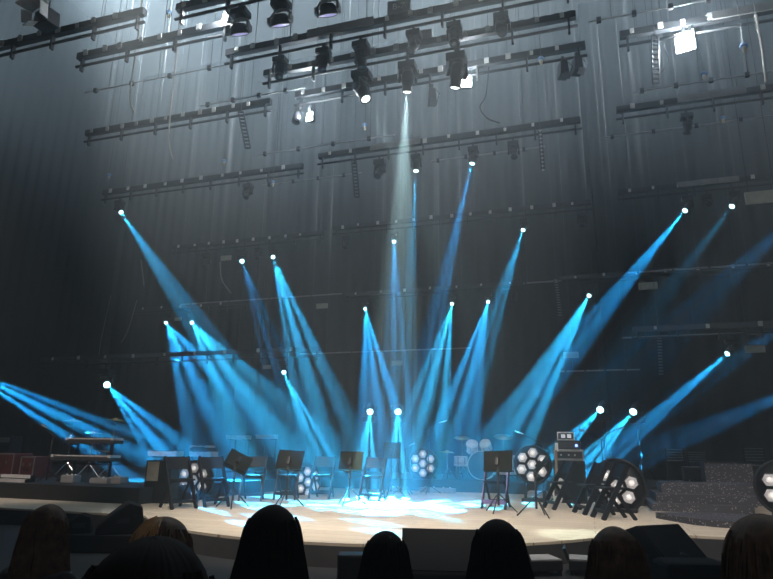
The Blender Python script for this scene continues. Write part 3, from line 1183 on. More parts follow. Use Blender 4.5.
for (fx, fy), ty, yaw, tilt, roll, w, lab, ex in [
        ((232, 508), 457, 30, -.75, .45, .42, 'black music stand with its desk tipped sideways, farthest left', 'g'),
        ((286, 507), 459, 6, -.35, .05, .48, 'black music stand in front of the rotated lamp cluster', 'c'),
        ((349, 505), 460, 0, -.30, 0, .46, 'black music stand left of the bright pool of light', 'c'),
        ((391, 497), 450, 0, -.2, 0, .40, 'small black music stand in the brightest beam, below the right stand light', ''),
        ((499, 513), 460, -8, -.35, -.04, .50, 'black music stand in front of the drum kit', ''),
        ((537, 517), 462, -78, -.7, 0, .46, 'black music stand seen edge-on in front of the right middle lamp cluster', '')]:
    p = st(fx, fy)
    top = atY(fx, ty, p.y)
    music_stand(p, top.z, radians(yaw), tilt, lab, roll, w)


def mic_stand(p, h, label, boom=0.5, az=0.3):
    r = empty('microphone_stand', p, 0, label, 'microphone stand', 'microphone stands on the stage')
    MB().tube([(0, 0, 0.02), (0, 0, h)], .011, 8).build('pole', M['black'], r)
    for k in range(3):
        a = 2 * pi * k / 3 + az
        MB().tube([(0, 0, .2), (.28 * cos(a), .28 * sin(a), .012)], .010, 6).build('leg', M['black'], r)
    e = V((boom * cos(az), boom * sin(az), h + boom * .45))
    MB().tube([V((0, 0, h)) - e * 0 - V((boom * .3 * cos(az), boom * .3 * sin(az), boom * .13)), e], .009, 8).build('boom', M['black'], r)
    m = MB().tube([e - V((.05 * cos(az), .05 * sin(az), .01)), e + V((.10 * cos(az), .10 * sin(az), .03))], .016, 8).ball(e + V((.13 * cos(az), .13 * sin(az), .04)), .028, 10).build('microphone', M['grey'], r)
    return r


# ---------------------------------------------------------------- clusters of seven hexagonal lamps
def lamp_cluster(c, yaw, R, lampr, label, turn=0.0, base=None):
    """c: centre of the round plate; base: height of what it stands on"""
    r = empty('lamp_cluster', (c.x, c.y, base), yaw, label, 'lamp cluster', 'round clusters of seven hexagonal lamps')
    zc = c.z - base
    MB().lathe([(R, -.03), (R, .05), (R * .97, .05)], 40, (0, .06, zc), Matrix.Rotation(-pi / 2, 3, 'X')).build('back_plate', M['fix'], r)
    MB().ring(R, .022, 44, 8, (0, 0, zc)).build('rim', M['black'], r)
    MB().box((0, .12, .03), (R * 1.3, .4, .06)).build('foot', M['black'], r)
    for s_ in (-1, 1):
        MB().box((s_ * R * .5, .12, zc * .5), (.05, .05, zc)).build('post', M['black'], r)
    for k in range(7):
        a = turn + pi / 6 + (k - 1) * pi / 3
        q = V((0, 0, zc)) if k == 0 else V((cos(a), 0, sin(a))) * lampr * 2.02 + V((0, 0, zc))
        Rm = Matrix.Rotation(pi / 2, 3, 'X')
        b = MB().lathe([(lampr * 1.06, .0), (lampr * 1.06, .07), (lampr * .96, .09), (lampr * .9, .06)], 6, (0, 0, 0), Rm, False).build('hexagonal_lamp', M['fix'], r, q)
        g = MB().lathe([(lampr * .9, .06), (lampr * .86, .082), (lampr * .5, .090), (.001, .094)], 6, (0, 0, 0), Rm, False).build('lens', M['par'], b)
        MB().lathe([(lampr * .38, .092), (lampr * .22, .112), (.001, .116)], 12, (0, 0, 0), Rm).build('core', M['parspot'], b)
        b.rotation_euler = (0, -turn, 0)
    return r


for (px, py), Y, yaw, R, lr, turn, base, lab in [
        ((195, 480), 10.9, 6, .37, .113, 0, STAGE, 'round lamp cluster behind the two leftmost chairs'),
        ((306, 482), 13.0, 58, .37, .113, .1, STAGE, 'round lamp cluster turned sideways behind a music stand'),
        ((423.5, 463.5), 15.9, 0, .37, .116, .0, RIS, 'round lamp cluster left of the drum kit'),
        ((532.5, 464.5), 13.4, -4, .37, .116, -.1, STAGE, 'round lamp cluster right of the drum kit'),
        ((617.5, 486), 11.9, -6, .45, .122, -.26, STAGE, 'round lamp cluster behind the chairs at right'),
        ((786, 488), 11.4, -14, .42, .116, .0, STAGE, 'round lamp cluster cut by the right edge beside the glittering steps')]:
    lamp_cluster(atY(px, py, Y), radians(yaw), R, lr, lab, turn, base)


# ---------------------------------------------------------------- keyboards and other instruments
def keyboard(c, w, yaw, label, base, d=.34, white=False, group='keyboards on the risers', stand=True):
    r = empty('keyboard', (c.x, c.y, c.z), yaw, label, 'keyboard', group)
    MB().box((0, 0, -.05), (w, d, .09)).build('body', M['kwhite' if white else 'kbody'], r, bevel=.01)
    for s_ in (-1, 1):
        MB().box((s_ * (w / 2 - .03), -.01, .0), (.07, d * .96, .05)).build('end_cheek', M['kwhite'], r)
    nk = int(w / .06)
    kb = MB().box((0, -d * .2, .0), (w * .86, d * .52, .03)).build('keys', M['kwhite'], r)
    b = MB()
    for i in range(nk):
        if i % 7 in (2, 6):
            continue
        b.box((-w * .43 + w * .86 * (i + .8) / nk, -d * .12, .02), (.018, d * .3, .024))
    b.build('black_keys', M['black'], kb)
    MB().box((0, d * .28, .003), (w * .8, d * .25, .012)).build('control_panel', M['grey'], r)
    return r


def kb_stand(c, w, base, label, zs):
    r = empty('keyboard_stand', (c.x, c.y, base), 0, label, 'stand', 'keyboard stands')
    H = max(zs) - base
    for s_ in (-1, 1):
        MB().bar((s_ * w * .36, .21, 0.02), (s_ * w * .34, .21, H), .04, .04, (0, 1, 0)).build('upright', M['black'], r)
        MB().box((s_ * w * .36, .06, .02), (.05, .50, .04)).build('foot', M['black'], r)
        for z in zs:
            MB().box((s_ * w * .345, .04, z - base - .016), (.04, .38, .03)).build('arm', M['black'], r)
    MB().bar((-w * .35, .21, H * .45), (w * .35, .21, H * .45), .03, .03).build('crossbar', M['black'], r)
    return r


lo, up = atY(86, 456, 10.6), atY(95, 439, 10.75)
keyboard(lo, 1.42, radians(4), 'lower keyboard of the two stacked ones on the left riser', RIS)
keyboard(up, 1.15, radians(4), 'upper keyboard of the two stacked ones on the left riser', RIS)
kb_stand(V((lo.x, lo.y, 0)), 1.3, RIS, 'black stand carrying two stacked keyboards on the left riser', [lo.z - .095, up.z - .095])
k = atY(166, 452, 12.6)
keyboard(k, .74, radians(3), 'white topped keyboard behind the leftmost folding chair', STAGE, white=True)
kb_stand(k, .74, RIS, 'black stand of the white topped keyboard', [k.z - .095])
k = atY(204, 452.5, 12.8)
keyboard(k, .56, 0, 'lower white keyboard above the left lamp cluster', STAGE, white=True)
k2 = atY(203, 446.5, 12.8)
keyboard(k2, .46, 0, 'upper small keyboard above the left lamp cluster', STAGE)
kb_stand(k, .6, RIS, 'black stand with two small keyboards above the left lamp cluster', [k.z - .095, k2.z - .095])
k = atY(239, 436, 16.5)
keyboard(k, .66, 0, 'far white keyboard above the leftmost tilted music stand', RIS, white=True)
kb_stand(k, .66, RIS, 'tall black stand above the leftmost tilted music stand', [k.z - .095])
k = atY(267, 435.5, 16.5)
keyboard(k, .56, 0, 'far white keyboard above the second music stand', RIS, white=True)
kb_stand(k, .56, RIS, 'tall black stand above the second music stand', [k.z - .095])


def cymbal_stand(p, h, rad, label, tilt=.15):
    r = empty('cymbal_stand', p, 0, label, 'cymbal', 'cymbals on stands')
    MB().tube([(0, 0, .02), (0, 0, h)], .012, 8).build('pole', M['chrome'], r)
    for k in range(3):
        a = 2 * pi * k / 3 + .2
        MB().tube([(0, 0, .3), (.26 * cos(a), .26 * sin(a), .015)], .011, 6).build('leg', M['chrome'], r)
    c = MB().lathe([(rad, 0), (rad * .5, .016), (rad * .2, .026), (rad * .16, .045), (.008, .055), (.008, .05), (rad * .15, .035), (rad, -.003)], 24).build('cymbal', M['brass'], r, (0, 0, h))
    c.rotation_euler = (tilt, .1, 0)
    return r


def drum(c, R, dep, label, name='tom_drum', axis=(0, 0, 1), legs=0, m='drum', head='skinhead', group='drums', base=None):
    q = V(axis).normalized().to_track_quat('Z', 'Y')
    r = empty(name, c, 0, label, 'drum', group)
    Rm = q.to_matrix()
    MB().lathe([(R, -dep / 2), (R, dep / 2)], 26, (0, 0, 0), Rm).build('shell', M[m], r)
    for s_ in (-1, 1):
        MB().lathe([(R * 1.02, -.018), (R * 1.05, -.018), (R * 1.05, .018), (R * 1.02, .018)], 26, Rm @ V((0, 0, s_ * dep / 2)), Rm).build('hoop', M['drum'], r)
        MB().lathe([(R * .98, -.004), (R * .98, .004), (.001, .006)], 26, Rm @ V((0, 0, s_ * (dep / 2 + .022))), Rm @ Matrix.Rotation(0 if s_ > 0 else pi, 3, 'X')).build('drum_head', M[head], r)
    for k in range(6):
        a = 2 * pi * k / 6 + .3
        p = V((R * 1.03 * cos(a), R * 1.03 * sin(a), 0))
        MB().bar(Rm @ (p - V((0, 0, dep * .45))), Rm @ (p + V((0, 0, dep * .45))), .02, .02).build('tension_rod', M['chrome'], r)
    if base is not None:
        h = c.z - base
        for k in range(3):
            a = 2 * pi * k / 3 + .5
            MB().tube([(R * .8 * cos(a), R * .8 * sin(a), -dep * .3), (R * 1.15 * cos(a), R * 1.15 * sin(a), -h + .01)], .011, 6).build('leg', M['chrome'], r)
    return r


DY = 16.3
c = atY(483, 470, DY)
drum(V((c.x, DY, RIS + .36)), .345, .40, 'large bass drum with silver hoop facing the audience', 'bass_drum', (0, -1, 0), m='drum', head='darkhead', group=None)
for s_ in (-1, 1):
    pass
drum(atY(472, 447, 16.2), .15, .20, 'pale tom drum on the left above the bass drum', axis=(.15, -.75, .7), base=RIS + .80, m='skinhead')
drum(atY(486, 446, 16.2), .14, .18, 'pale tom drum on the right above the bass drum', axis=(-.1, -.8, .6), base=RIS + .80, m='skinhead')
f = atY(508, 476, 16.4)
drum(V((f.x, 16.4, RIS + .38)), .22, .42, 'floor tom at the right side of the bass drum', 'floor_tom', base=RIS)
f = atY(461, 470, 16.3)
drum(V((f.x, 16.3, RIS + .45)), .17, .20, 'snare drum at the left side of the bass drum', 'snare_drum', base=RIS)
for px, py, Y, rad, lab, t in [
        (462, 438, 16.6, .22, 'cymbal at the left of the drum kit', .25),
        (503, 437, 16.8, .25, 'cymbal at the right of the drum kit, behind the music stand desk', .3),
        (447, 452, 16.0, .18, 'low cymbal left of the snare drum', .1),
        (73, 421, 12.6, .22, 'left one of three cymbals above the stacked keyboards', .05),
        (93, 433, 12.4, .20, 'middle and lowest of three cymbals above the stacked keyboards', .05),
        (116, 420, 12.6, .22, 'right one of three cymbals above the stacked keyboards', .05)]:
    q = atY(px, py, Y)
    cymbal_stand(V((q.x, q.y, RIS)), q.z - RIS, rad, lab, t)
f = atY(104, 432, 12.9)
drum(V((f.x, 12.9, 1.85)), .17, .3, 'small drum behind the upper stacked keyboard', base=RIS, head='skinhead', m='black')


def box_thing(name, c, size, m, label, cat, yaw=0, parts=None, group=None, bevel=.012):
    r = empty(name, c, yaw, label, cat, group)
    MB().box((0, 0, size[2] / 2), size).build('body', M[m], r, bevel=bevel)
    for n, pc, ps, pm in parts or []:
        MB().box(pc, ps).build(n, M[pm], r)
    return r


def flight_case(c, size, label, yaw=0, m='case'):
    w, d, h = size
    P = []
    for sx in (-1, 1):
        P.append(('edge_strip', (sx * (w / 2 - .012), -d / 2 - .003, h / 2), (.025, .01, h), 'alu'))
    for z in (.015, h - .015):
        P.append(('edge_strip', (0, -d / 2 - .003, z), (w, .01, .025), 'alu'))
    P.append(('latch', (-w * .25, -d / 2 - .008, h * .62), (.06, .02, .08), 'chrome'))
    P.append(('latch', (w * .25, -d / 2 - .008, h * .62), (.06, .02, .08), 'chrome'))
    P.append(('handle', (0, -d / 2 - .01, h * .4), (.14, .02, .05), 'black'))
    return box_thing('flight_case', c, size, m, label, 'case', yaw, P, 'flight cases at the left end')


q = atY(7, 488, 11.2)
flight_case(V((q.x - .05, 11.2, RIS)), (.80, .5, .52), 'dark red flight case at the left edge of the riser')
q = atY(31, 488, 11.3)
flight_case(V((q.x, 11.35, RIS)), (.40, .5, .46), 'red flight case beside the stacked keyboards')
q = atY(6, 460, 12.2)
box_thing('amplifier', V((q.x, 12.2, RIS)), (.5, .35, .92), 'black', 'dark amplifier cabinet behind the red flight cases', 'amplifier', parts=[('grille', (0, -.18, .38), (.44, .01, .66), 'grille'), ('control_panel', (0, -.18, .82), (.44, .01, .12), 'grey'), ('handle', (0, 0, .94), (.2, .04, .03), 'black')])
q = atY(10, 489, 9.75)
for i, (dz, lab) in enumerate([(0, 'lower white strip light on the floor at the left edge'), (.075, 'upper white strip light on the floor at the left edge')]):
    r = empty('strip_light', (q.x, 9.75 + i * .12, RIS), 0, lab, 'strip light', 'white strip lights at the left edge')
    MB().box((0, 0, .03 + dz), (.78, .08, .06)).build('tube_cover', M['kwhite'], r)
    for s_ in (-1, 1):
        MB().box((s_ * .40, 0, (.06 + dz) / 2), (.03, .09, .06 + dz)).build('end_cap', M['black'], r)
for px, Y, sz, lab in [(70, 10.2, (.30, .22, .14), 'small pedal box under the stacked keyboards, left'), (102, 10.3, (.42, .25, .10), 'silver pedal board under the stacked keyboards, middle'), (118, 10.4, (.30, .22, .12), 'small silver effects box under the stacked keyboards, right')]:
    q = atY(px, 485, Y)
    box_thing('pedal_box', V((q.x, Y, RIS)), sz, 'grey', lab, 'pedal', parts=[('top_plate', (0, 0, sz[2] + .004), (sz[0] * .9, sz[1] * .8, .008), 'alu'), ('knob', (-.06, -.04, sz[2] + .018), (.03, .03, .02), 'plate'), ('knob', (.06, -.04, sz[2] + .018), (.03, .03, .02), 'plate')], group='pedals and boxes under the keyboards')

# pale panel behind the first chair
q = atY(163, 475, 9.9)
box_thing('percussion_box', V((q.x - .05, 9.95, STAGE)), (.50, .34, .74), 'black', 'grey box drum with pale front behind the leftmost chair', 'drum', .15, [('pale_front', (-.1, -.176, .55), (.22, .012, .34), 'cream')])

# amplifier tower, guitar
AY = 13.6
q = atY(569, 455, AY)
ax = q.x
# stands at the foot of the riser
box_thing('speaker_cabinet', V((ax, AY, STAGE)), (.62, .4, .82), 'black', 'black speaker cabinet below the amplifier with the blue light', 'speaker', parts=[('grille', (0, -.203, .41), (.54, .01, .70), 'grille'), ('handle', (.32, 0, .6), (.02, .14, .05), 'grey')])
za = STAGE + .82
box_thing('guitar_amplifier', V((ax, AY, za)), (.58, .34, .22), 'grey', 'grey amplifier head on the speaker cabinet', 'amplifier', parts=[('faceplate', (0, -.173, .11), (.52, .01, .13), 'black'), ('knob', (-.15, -.185, .11), (.03, .02, .03), 'plate'), ('knob', (0, -.185, .11), (.03, .02, .03), 'plate'), ('knob', (.12, -.185, .11), (.03, .02, .03), 'plate')])
box_thing('effects_rack', V((ax - .01, AY, za + .22)), (.50, .34, .18), 'black', 'black effects rack with a small blue light', 'rack', parts=[('faceplate', (0, -.173, .09), (.46, .01, .12), 'kbody'), ('blue_light', (.17, -.182, .08), (.045, .02, .045), 'led')])
box_thing('rack_unit', V((ax - .04, AY, za + .40)), (.34, .3, .17), 'kwhite', 'small white rimmed rack unit topmost on the amplifier tower', 'rack', parts=[('faceplate', (0, -.153, .085), (.30, .01, .12), 'black'), ('display', (-.05, -.16, .085), (.08, .01, .07), 'screen'), ('display', (.07, -.16, .085), (.08, .01, .07), 'screen')])


def guitar(c, base, yaw, label, m='guitar', tilt=-.16):
    r = empty('electric_guitar', (c.x, c.y, base), yaw, label, 'guitar')
    pts = []
    for i in range(40):
        a = 2 * pi * i / 40
        rr = .165 + .035 * cos(2 * a) - .03 * cos(3 * a + .4) + .018 * sin(a)
        pts.append((rr * sin(a) * .92, rr * cos(a) * 1.18))
    n = len(pts)
    mb = MB()
    mb.add([(x, -.022, z) for x, z in pts] + [(x, .022, z) for x, z in pts], [tuple(range(n)), tuple(range(2 * n - 1, n - 1, -1))] + [(i, n + i, n + (i + 1) % n, (i + 1) % n) for i in range(n)])
    b = mb.build('body', M[m], r, (0, 0, .28), bevel=.008)
    b.rotation_euler = (tilt, 0, 0)
    MB().box((0, -.012, .46), (.045, .022, .58)).build('neck', M['gneck'], b)
    MB().box((.006, -.006, .81), (.075, .018, .17), taper=.7).build('headstock', M[m], b)
    MB().box((0, -.027, -.02), (.09, .012, .16)).build('pickguard', M['black'], b)
    MB().box((0, -.03, -.11), (.08, .014, .03)).build('bridge', M['chrome'], b)
    s_ = empty('guitar_stand', (c.x, c.y + .08, base), yaw, 'black stand behind ' + label, 'stand')
    MB().tube([(0, .10, .02), (0, .06, .62)], .012, 8).build('pole', M['black'], s_)
    for k in (-1, 0, 1):
        MB().tube([(0, .09, .15), (k * .22, .02 + (k == 0) * .28, .012)], .010, 6).build('leg', M['black'], s_)
    for k in (-1, 1):
        MB().tube([(0, .09, .12), (k * .08, -.02, .10), (k * .08, -.14, .10)], .010, 6).build('cradle', M['black'], s_)
    return r


q = atY(557, 489, 13.0)
guitar(V((q.x, 13.0, 0)), STAGE, radians(-10), 'white electric guitar left of the amplifier tower')
q = atY(604, 480, 13.6)
mic_stand(V((q.x, 13.6, STAGE)), 1.25, 'black microphone stand behind the middle sideways chair', .35, 2.6)
q = atY(607, 480, 14.6)
mic_stand(V((q.x, 14.6, STAGE)), 1.35, 'tall black microphone stand left above the right lamp cluster', .3, .3)
q = atY(545, 480, 14.3)
mic_stand(V((q.x, 14.3, STAGE)), 1.15, 'black microphone stand before the right middle lamp cluster', .5, 2.9)
q = atY(433, 480, 15.0)
mic_stand(V((q.x, 14.6, STAGE)), 1.5, 'thin microphone stand between the lamp cluster and the drum kit', .3, .5)
q = atY(58, 480, 10.5)
mic_stand(V((q.x - .2, 10.4, RIS)), .9, 'black microphone stand left of the stacked keyboards', .4, 2.8)
q = atY(405, 490, 14.0)
mic_stand(V((q.x, 14.0, STAGE)), 1.0, 'black microphone stand right of the small high music stand', .2, 1.2)
for px, py, Y, w, lab in [(222, 478, 12.5, .3, 'small pedal box between the second and third chair'), (430, 484, 15.2, .5, 'silver pedal board at the riser foot left of the drum kit'), (447, 486, 15.2, .4, 'small pedal box at the riser foot before the snare drum'), (541, 486, 15.2, .6, 'wide silver pedal board at the riser foot below the right middle lamp cluster'), (396, 488, 14.9, .3, 'small box at the riser foot behind the bright pool')]:
    q = atY(px, py, Y)
    box_thing('pedal_box', V((q.x, Y, STAGE)), (w, .24, .10), 'grey', lab, 'pedal', parts=[('top_plate', (0, 0, .104), (w * .9, .2, .008), 'alu'), ('knob', (-w * .2, -.04, .12), (.03, .03, .03), 'plate'), ('knob', (w * .2, -.04, .12), (.03, .03, .03), 'plate')], group='pedals and boxes under the keyboards')

# ---------------------------------------------------------------- glittering steps and what stands around them
Y0 = atZ(702, 513, STAGE).y
tops = []
zlo = STAGE
for i, (xl, xr, yt, dy, lab) in enumerate([
        (652, 754, 505, 0.0, 'lowest tread'), (656, 760, 495, .30, 'middle tread'), (661, 766, 484, .60, 'top tread')]):
    Y = Y0 + dy
    a, b = atY(xl, yt, Y), atY(xr, yt, Y)
    tops.append((a.x, b.x, Y, (a.z + b.z) / 2))
steps = empty('glitter_steps', ((tops[0][0] + tops[0][1]) / 2, Y0, STAGE), 0, 'three wide black glittering steps at the right of the stage', 'steps')
o0 = steps.location.copy()
for i, (xa, xb, Y, z) in enumerate(tops):
    MB().box(((xa + xb) / 2 - o0.x, (Y + Y0 + 1.5) / 2 - o0.y, (zlo + z) / 2 - o0.z), (xb - xa, Y0 + 1.5 - Y, z - zlo)).build('step', M['glitter'], steps)
    zlo = z
q = [atZ(x, y, STAGE) for x, y in ((656, 518.2), (676, 522), (694, 525), (718, 527.4), (743, 529.3), (762, 530.5))]
qb = [atZ(x, y, STAGE + .09) for x, y in ((764, 515.0), (742, 513.8), (718, 513.0), (694, 512.4), (676, 512.2))]
cq = sum((V(p) for p in q), V()) / len(q)
o = MB().prism([(p.x - cq.x, p.y - cq.y) for p in q + qb], 0, .09).build('glitter_platform', M['glitter'], None, (cq.x, cq.y, STAGE))
tag(o, 'low curved black glittering platform in front of the steps', 'platform')
q = atY(728, 481, Y0 + 1.9)
o = box_thing('glitter_block', V((q.x, Y0 + 1.95, STAGE)), (.86, .5, atY(728, 463, Y0 + 1.7).z - STAGE), 'glitter', 'black glittering block standing behind the steps', 'block', parts=[('lid', (0, 0, atY(728, 463, Y0 + 1.7).z - STAGE + .01), (.9, .54, .02), 'black')])
q = atY(757, 481, Y0 + 2.4)
box_thing('black_cabinet', V((q.x, Y0 + 2.5, STAGE)), (.36, .4, .78), 'black', 'plain black cabinet right of the glittering block', 'cabinet', parts=[('door', (0, -.205, .39), (.32, .012, .70), 'wedge'), ('handle', (.11, -.22, .42), (.02, .02, .12), 'grey')])
q = atY(695, 481, Y0 + 2.6)
box_thing('black_cabinet', V((q.x, Y0 + 2.6, STAGE)), (.44, .4, .72), 'black', 'plain black cabinet left of the glittering block', 'cabinet', parts=[('door', (0, -.205, .36), (.40, .012, .64), 'wedge'), ('handle', (-.13, -.22, .40), (.02, .02, .12), 'grey')])


def louvre(px0, px1, py0, py1, Y, label):
    a, b = atY(px0, py0, Y), atY(px1, py1, Y)
    w, z1, z0 = b.x - a.x, a.z, b.z
    r = empty('louvred_panel', ((a.x + b.x) / 2, Y, RIS), 0, label, 'panel', 'louvred panels behind the steps')
    for s_ in (-1, 1):
        MB().box((s_ * w / 2, 0, (z1 - RIS) / 2), (.03, .05, z1 - RIS)).build('post', M['black'], r)
    n = 5
    me = None
    for i in range(n):
        z = z0 + (z1 - z0) * (i + .5) / n - RIS
        p = MB().bar((-w / 2, 0, z), (w / 2, 0, z), .05, .022).build('slat', M['rimblue'], r)
    return r


louvre(665, 684, 448, 462, 15.9, 'louvred panel left of the steps, leftmost of three')
louvre(687, 707, 451, 463, 15.9, 'louvred panel behind the left part of the steps, middle of three')
louvre(743, 765, 447, 462, 15.9, 'louvred panel near the right edge, above the black cabinet')
q = atY(663, 495, Y0 + .9)
r = empty('side_steps', (tops[0][0] - .25, Y0 + 1.5, STAGE), 0, 'narrow side steps with white edges left of the glittering steps', 'steps')
for i in range(3):
    z = .16 + i * .14
    MB().box((0, .15 * i, z / 2), (.44, .9 - .3 * i, z)).build('step', M['black'], r) if i == 0 else MB().box((0, .15 * i, z - .07), (.44, .9 - .3 * i, .14)).build('step', M['black'], r)
    MB().box((0, .15 * i - (.9 - .3 * i) / 2 - .006, z - .015), (.44, .012, .03)).build('white_edge', M['kwhite'], r)


# ---------------------------------------------------------------- monitors on the black apron
def wedge(c, w, h, d, yaw, label, name='wedge_monitor'):
    """c on the floor; grille slopes back on the +Y side towards the performers"""
    r = empty(name, c, yaw, label, 'monitor speaker', 'monitor wedges along the stage front')
    poly = [(-d / 2, 0), (d / 2, 0), (d / 2, h * .22), (-d * .12, h), (-d * .40, h * .86)]
    MB().extrude_x(poly, -w / 2, w / 2).build('cabinet', M['wedge'], r, bevel=.012)
    a, b = V((0, d / 2, h * .22)), V((0, -d * .12, h))
    n = V((0, h * .78, d * .62)).normalized()
    m_ = (a + b) / 2 + n * .006
    MB().bar(m_ - (b - a) * .44, m_ + (b - a) * .44, w * .92, .012, n).build('grille', M['grille'], r)
    for s_ in (-1, 1):
        MB().box((s_ * (w / 2 + .004), -.02, h * .42), (.012, .14, .05)).build('handle', M['black'], r)
    return r


def atD(px, py, D):
    d = ray(px, py)
    fh = V((-sin(YAW), cos(YAW), 0))
    return EYE + d * (D / d.dot(fh))


# left pair on a sub
q = atD(106, 528, 8.1)
box_thing('subwoofer', V((q.x - .05, q.y + .05, APRON)), (.95, .62, .2), 'wedge', 'low black speaker box under the left pair of wedges', 'speaker', YAW, [('grille', (0, -.316, .1), (.88, .012, .15), 'grille')])
wedge(V((q.x + .13, q.y + .10, APRON + .2)), .44, .36, .56, radians(132), 'big wedge monitor of the left pair, in side view')
wedge(V((q.x - .34, q.y - .10, APRON + .2)), .30, .22, .34, radians(128), 'small wedge monitor of the left pair, in side view')
q = atD(446, 571, 6.6)
wedge(V((q.x, q.y, APRON)), .88, .47, .60, YAW + radians(176), 'wide wedge monitor in the middle of the stage front')
q = atD(668, 566, 6.95)
wedge(V((q.x, q.y, APRON)), .62, .50, .70, YAW + radians(204), 'wedge monitor right of the middle, below the sideways chairs')
q = atD(692, 579, 5.75)
r = box_thing('stage_box', V((q.x, q.y, APRON)), (.54, .34, atD(692, 563, 5.6).z - APRON), 'wedge', 'low black box at the bottom in front of the right wedge', 'box', YAW, [('grille', (0, -.176, .12), (.48, .012, .18), 'grille'), ('handle', (.277, 0, .14), (.014, .12, .04), 'black')], bevel=.04)
P = [atD(x, y, 6.15) for x, y in ((681, 553), (686, 555), (690, 559), (692, 563))]
P.append(V((P[-1].x, P[-1].y, APRON + .01)))
o0 = P[0].copy()
o = MB().tube([p - o0 for p in P], .012, 6).build('metal_cable', M['chrome'], None, o0)
tag(o, 'short shiny metal cable between the right wedge and the low box', 'cable')
q = atD(349, 579, 6.55)
box_thing('front_fill_speaker', V((q.x + .05, q.y, APRON)), (.32, .22, .245), 'black', 'black speaker box against the stage front left of the wide wedge', 'speaker', YAW, [('grille', (0, -.115, .12), (.28, .012, .20), 'grille')])
for (px, py), D, w, yw, lab in [((540, 562), 7.0, .36, 10, 'low grey topped light box right of the wide wedge'), ((590, 560), 7.0, .44, -16, 'low grey topped light box left of the right wedge')]:
    q = atD(px, py, D)
    r = empty('light_box', (q.x, q.y, APRON), YAW + radians(yw), lab, 'box', 'low light boxes on the apron')
    MB().box((0, 0, .10), (w, .34, .10)).build('body', M['black'], r, bevel=.01)
    MB().box((0, 0, .156), (w * .96, .32, .012)).build('top_plate', M['grey'], r)
    MB().bar((-w / 2, -.02, .15), (-w / 2 - .04, -.02, .26), .03, .30, (0, 1, 0)).build('fin', M['black'], r)
    for sx in (-1, 1):
        for sy in (-1, 1):
            MB().box((sx * w * .42, sy * .13, .025), (.04, .04, .05)).build('foot', M['black'], r)


# ---------------------------------------------------------------- the audience in front
def skin_mesh(nodes, edges, root=0, sub=2):
    me = bpy.data.meshes.new('tmp')
    me.from_pydata([n[0] for n in nodes], edges, [])
    o = bpy.data.objects.new('tmp', me)
    COL.objects.link(o)
    m = o.modifiers.new('s', 'SKIN')
    m.use_smooth_shade = True
    for i, n in enumerate(nodes):
        rr = n[1] if isinstance(n[1], tuple) else (n[1], n[1])
        me.skin_vertices[0].data[i].radius = rr
        me.skin_vertices[0].data[i].use_root = (i == root)
    b = o.modifiers.new('u', 'SUBSURF')
    b.levels = sub
    b.render_levels = sub
    dg = bpy.context.evaluated_depsgraph_get()
    out = bpy.data.meshes.new_from_object(o.evaluated_get(dg))
    bpy.data.objects.remove(o)
    return out


def head_mb(cz, sx=.074, sy=.094, sz=.118):
    mb = MB()
    n, m = 28, 22
    vs = []
    for i in range(m + 1):
        th = pi * i / m
        for k in range(n):
            a = 2 * pi * k / n
            x, y, z = sin(th) * sin(a), sin(th) * cos(a), cos(th)
            w = 1.0
            if z < -.15:
                w -= .30 * min(1, (-.15 - z) / .8)
                if y < 0:
                    y *= 1 - .25 * min(1, (-.15 - z) / .6)
            p = V((x * sx * w, y * sy, z * sz))
            if y > .6 and abs(x) < .24 and -.42 < z < .12:
                p.y += .026 * (1 - abs(x) / .24) * (1 - abs(z + .28) / .42 if z < -.28 else (.12 - z) / .40)
            if y > .5 and abs(abs(x) - .40) < .2 and -.05 < z < .2:
                p.y -= .010
            if y > .7 and abs(x) < .35 and -.68 < z < -.52:
                p.y += .006
            vs.append(p + V((0, .012, cz)))
    fs = []
    for i in range(m):
        for k in range(n):
            fs.append((i * n + k, (i + 1) * n + k, (i + 1) * n + (k + 1) % n, i * n + (k + 1) % n))
    mb.add(vs, fs, True)
    for s_ in (-1, 1):
        mb.ball((s_ * (sx + .004), .0, cz - .02), .03, 10, (.4, .7, 1.05))
    return mb


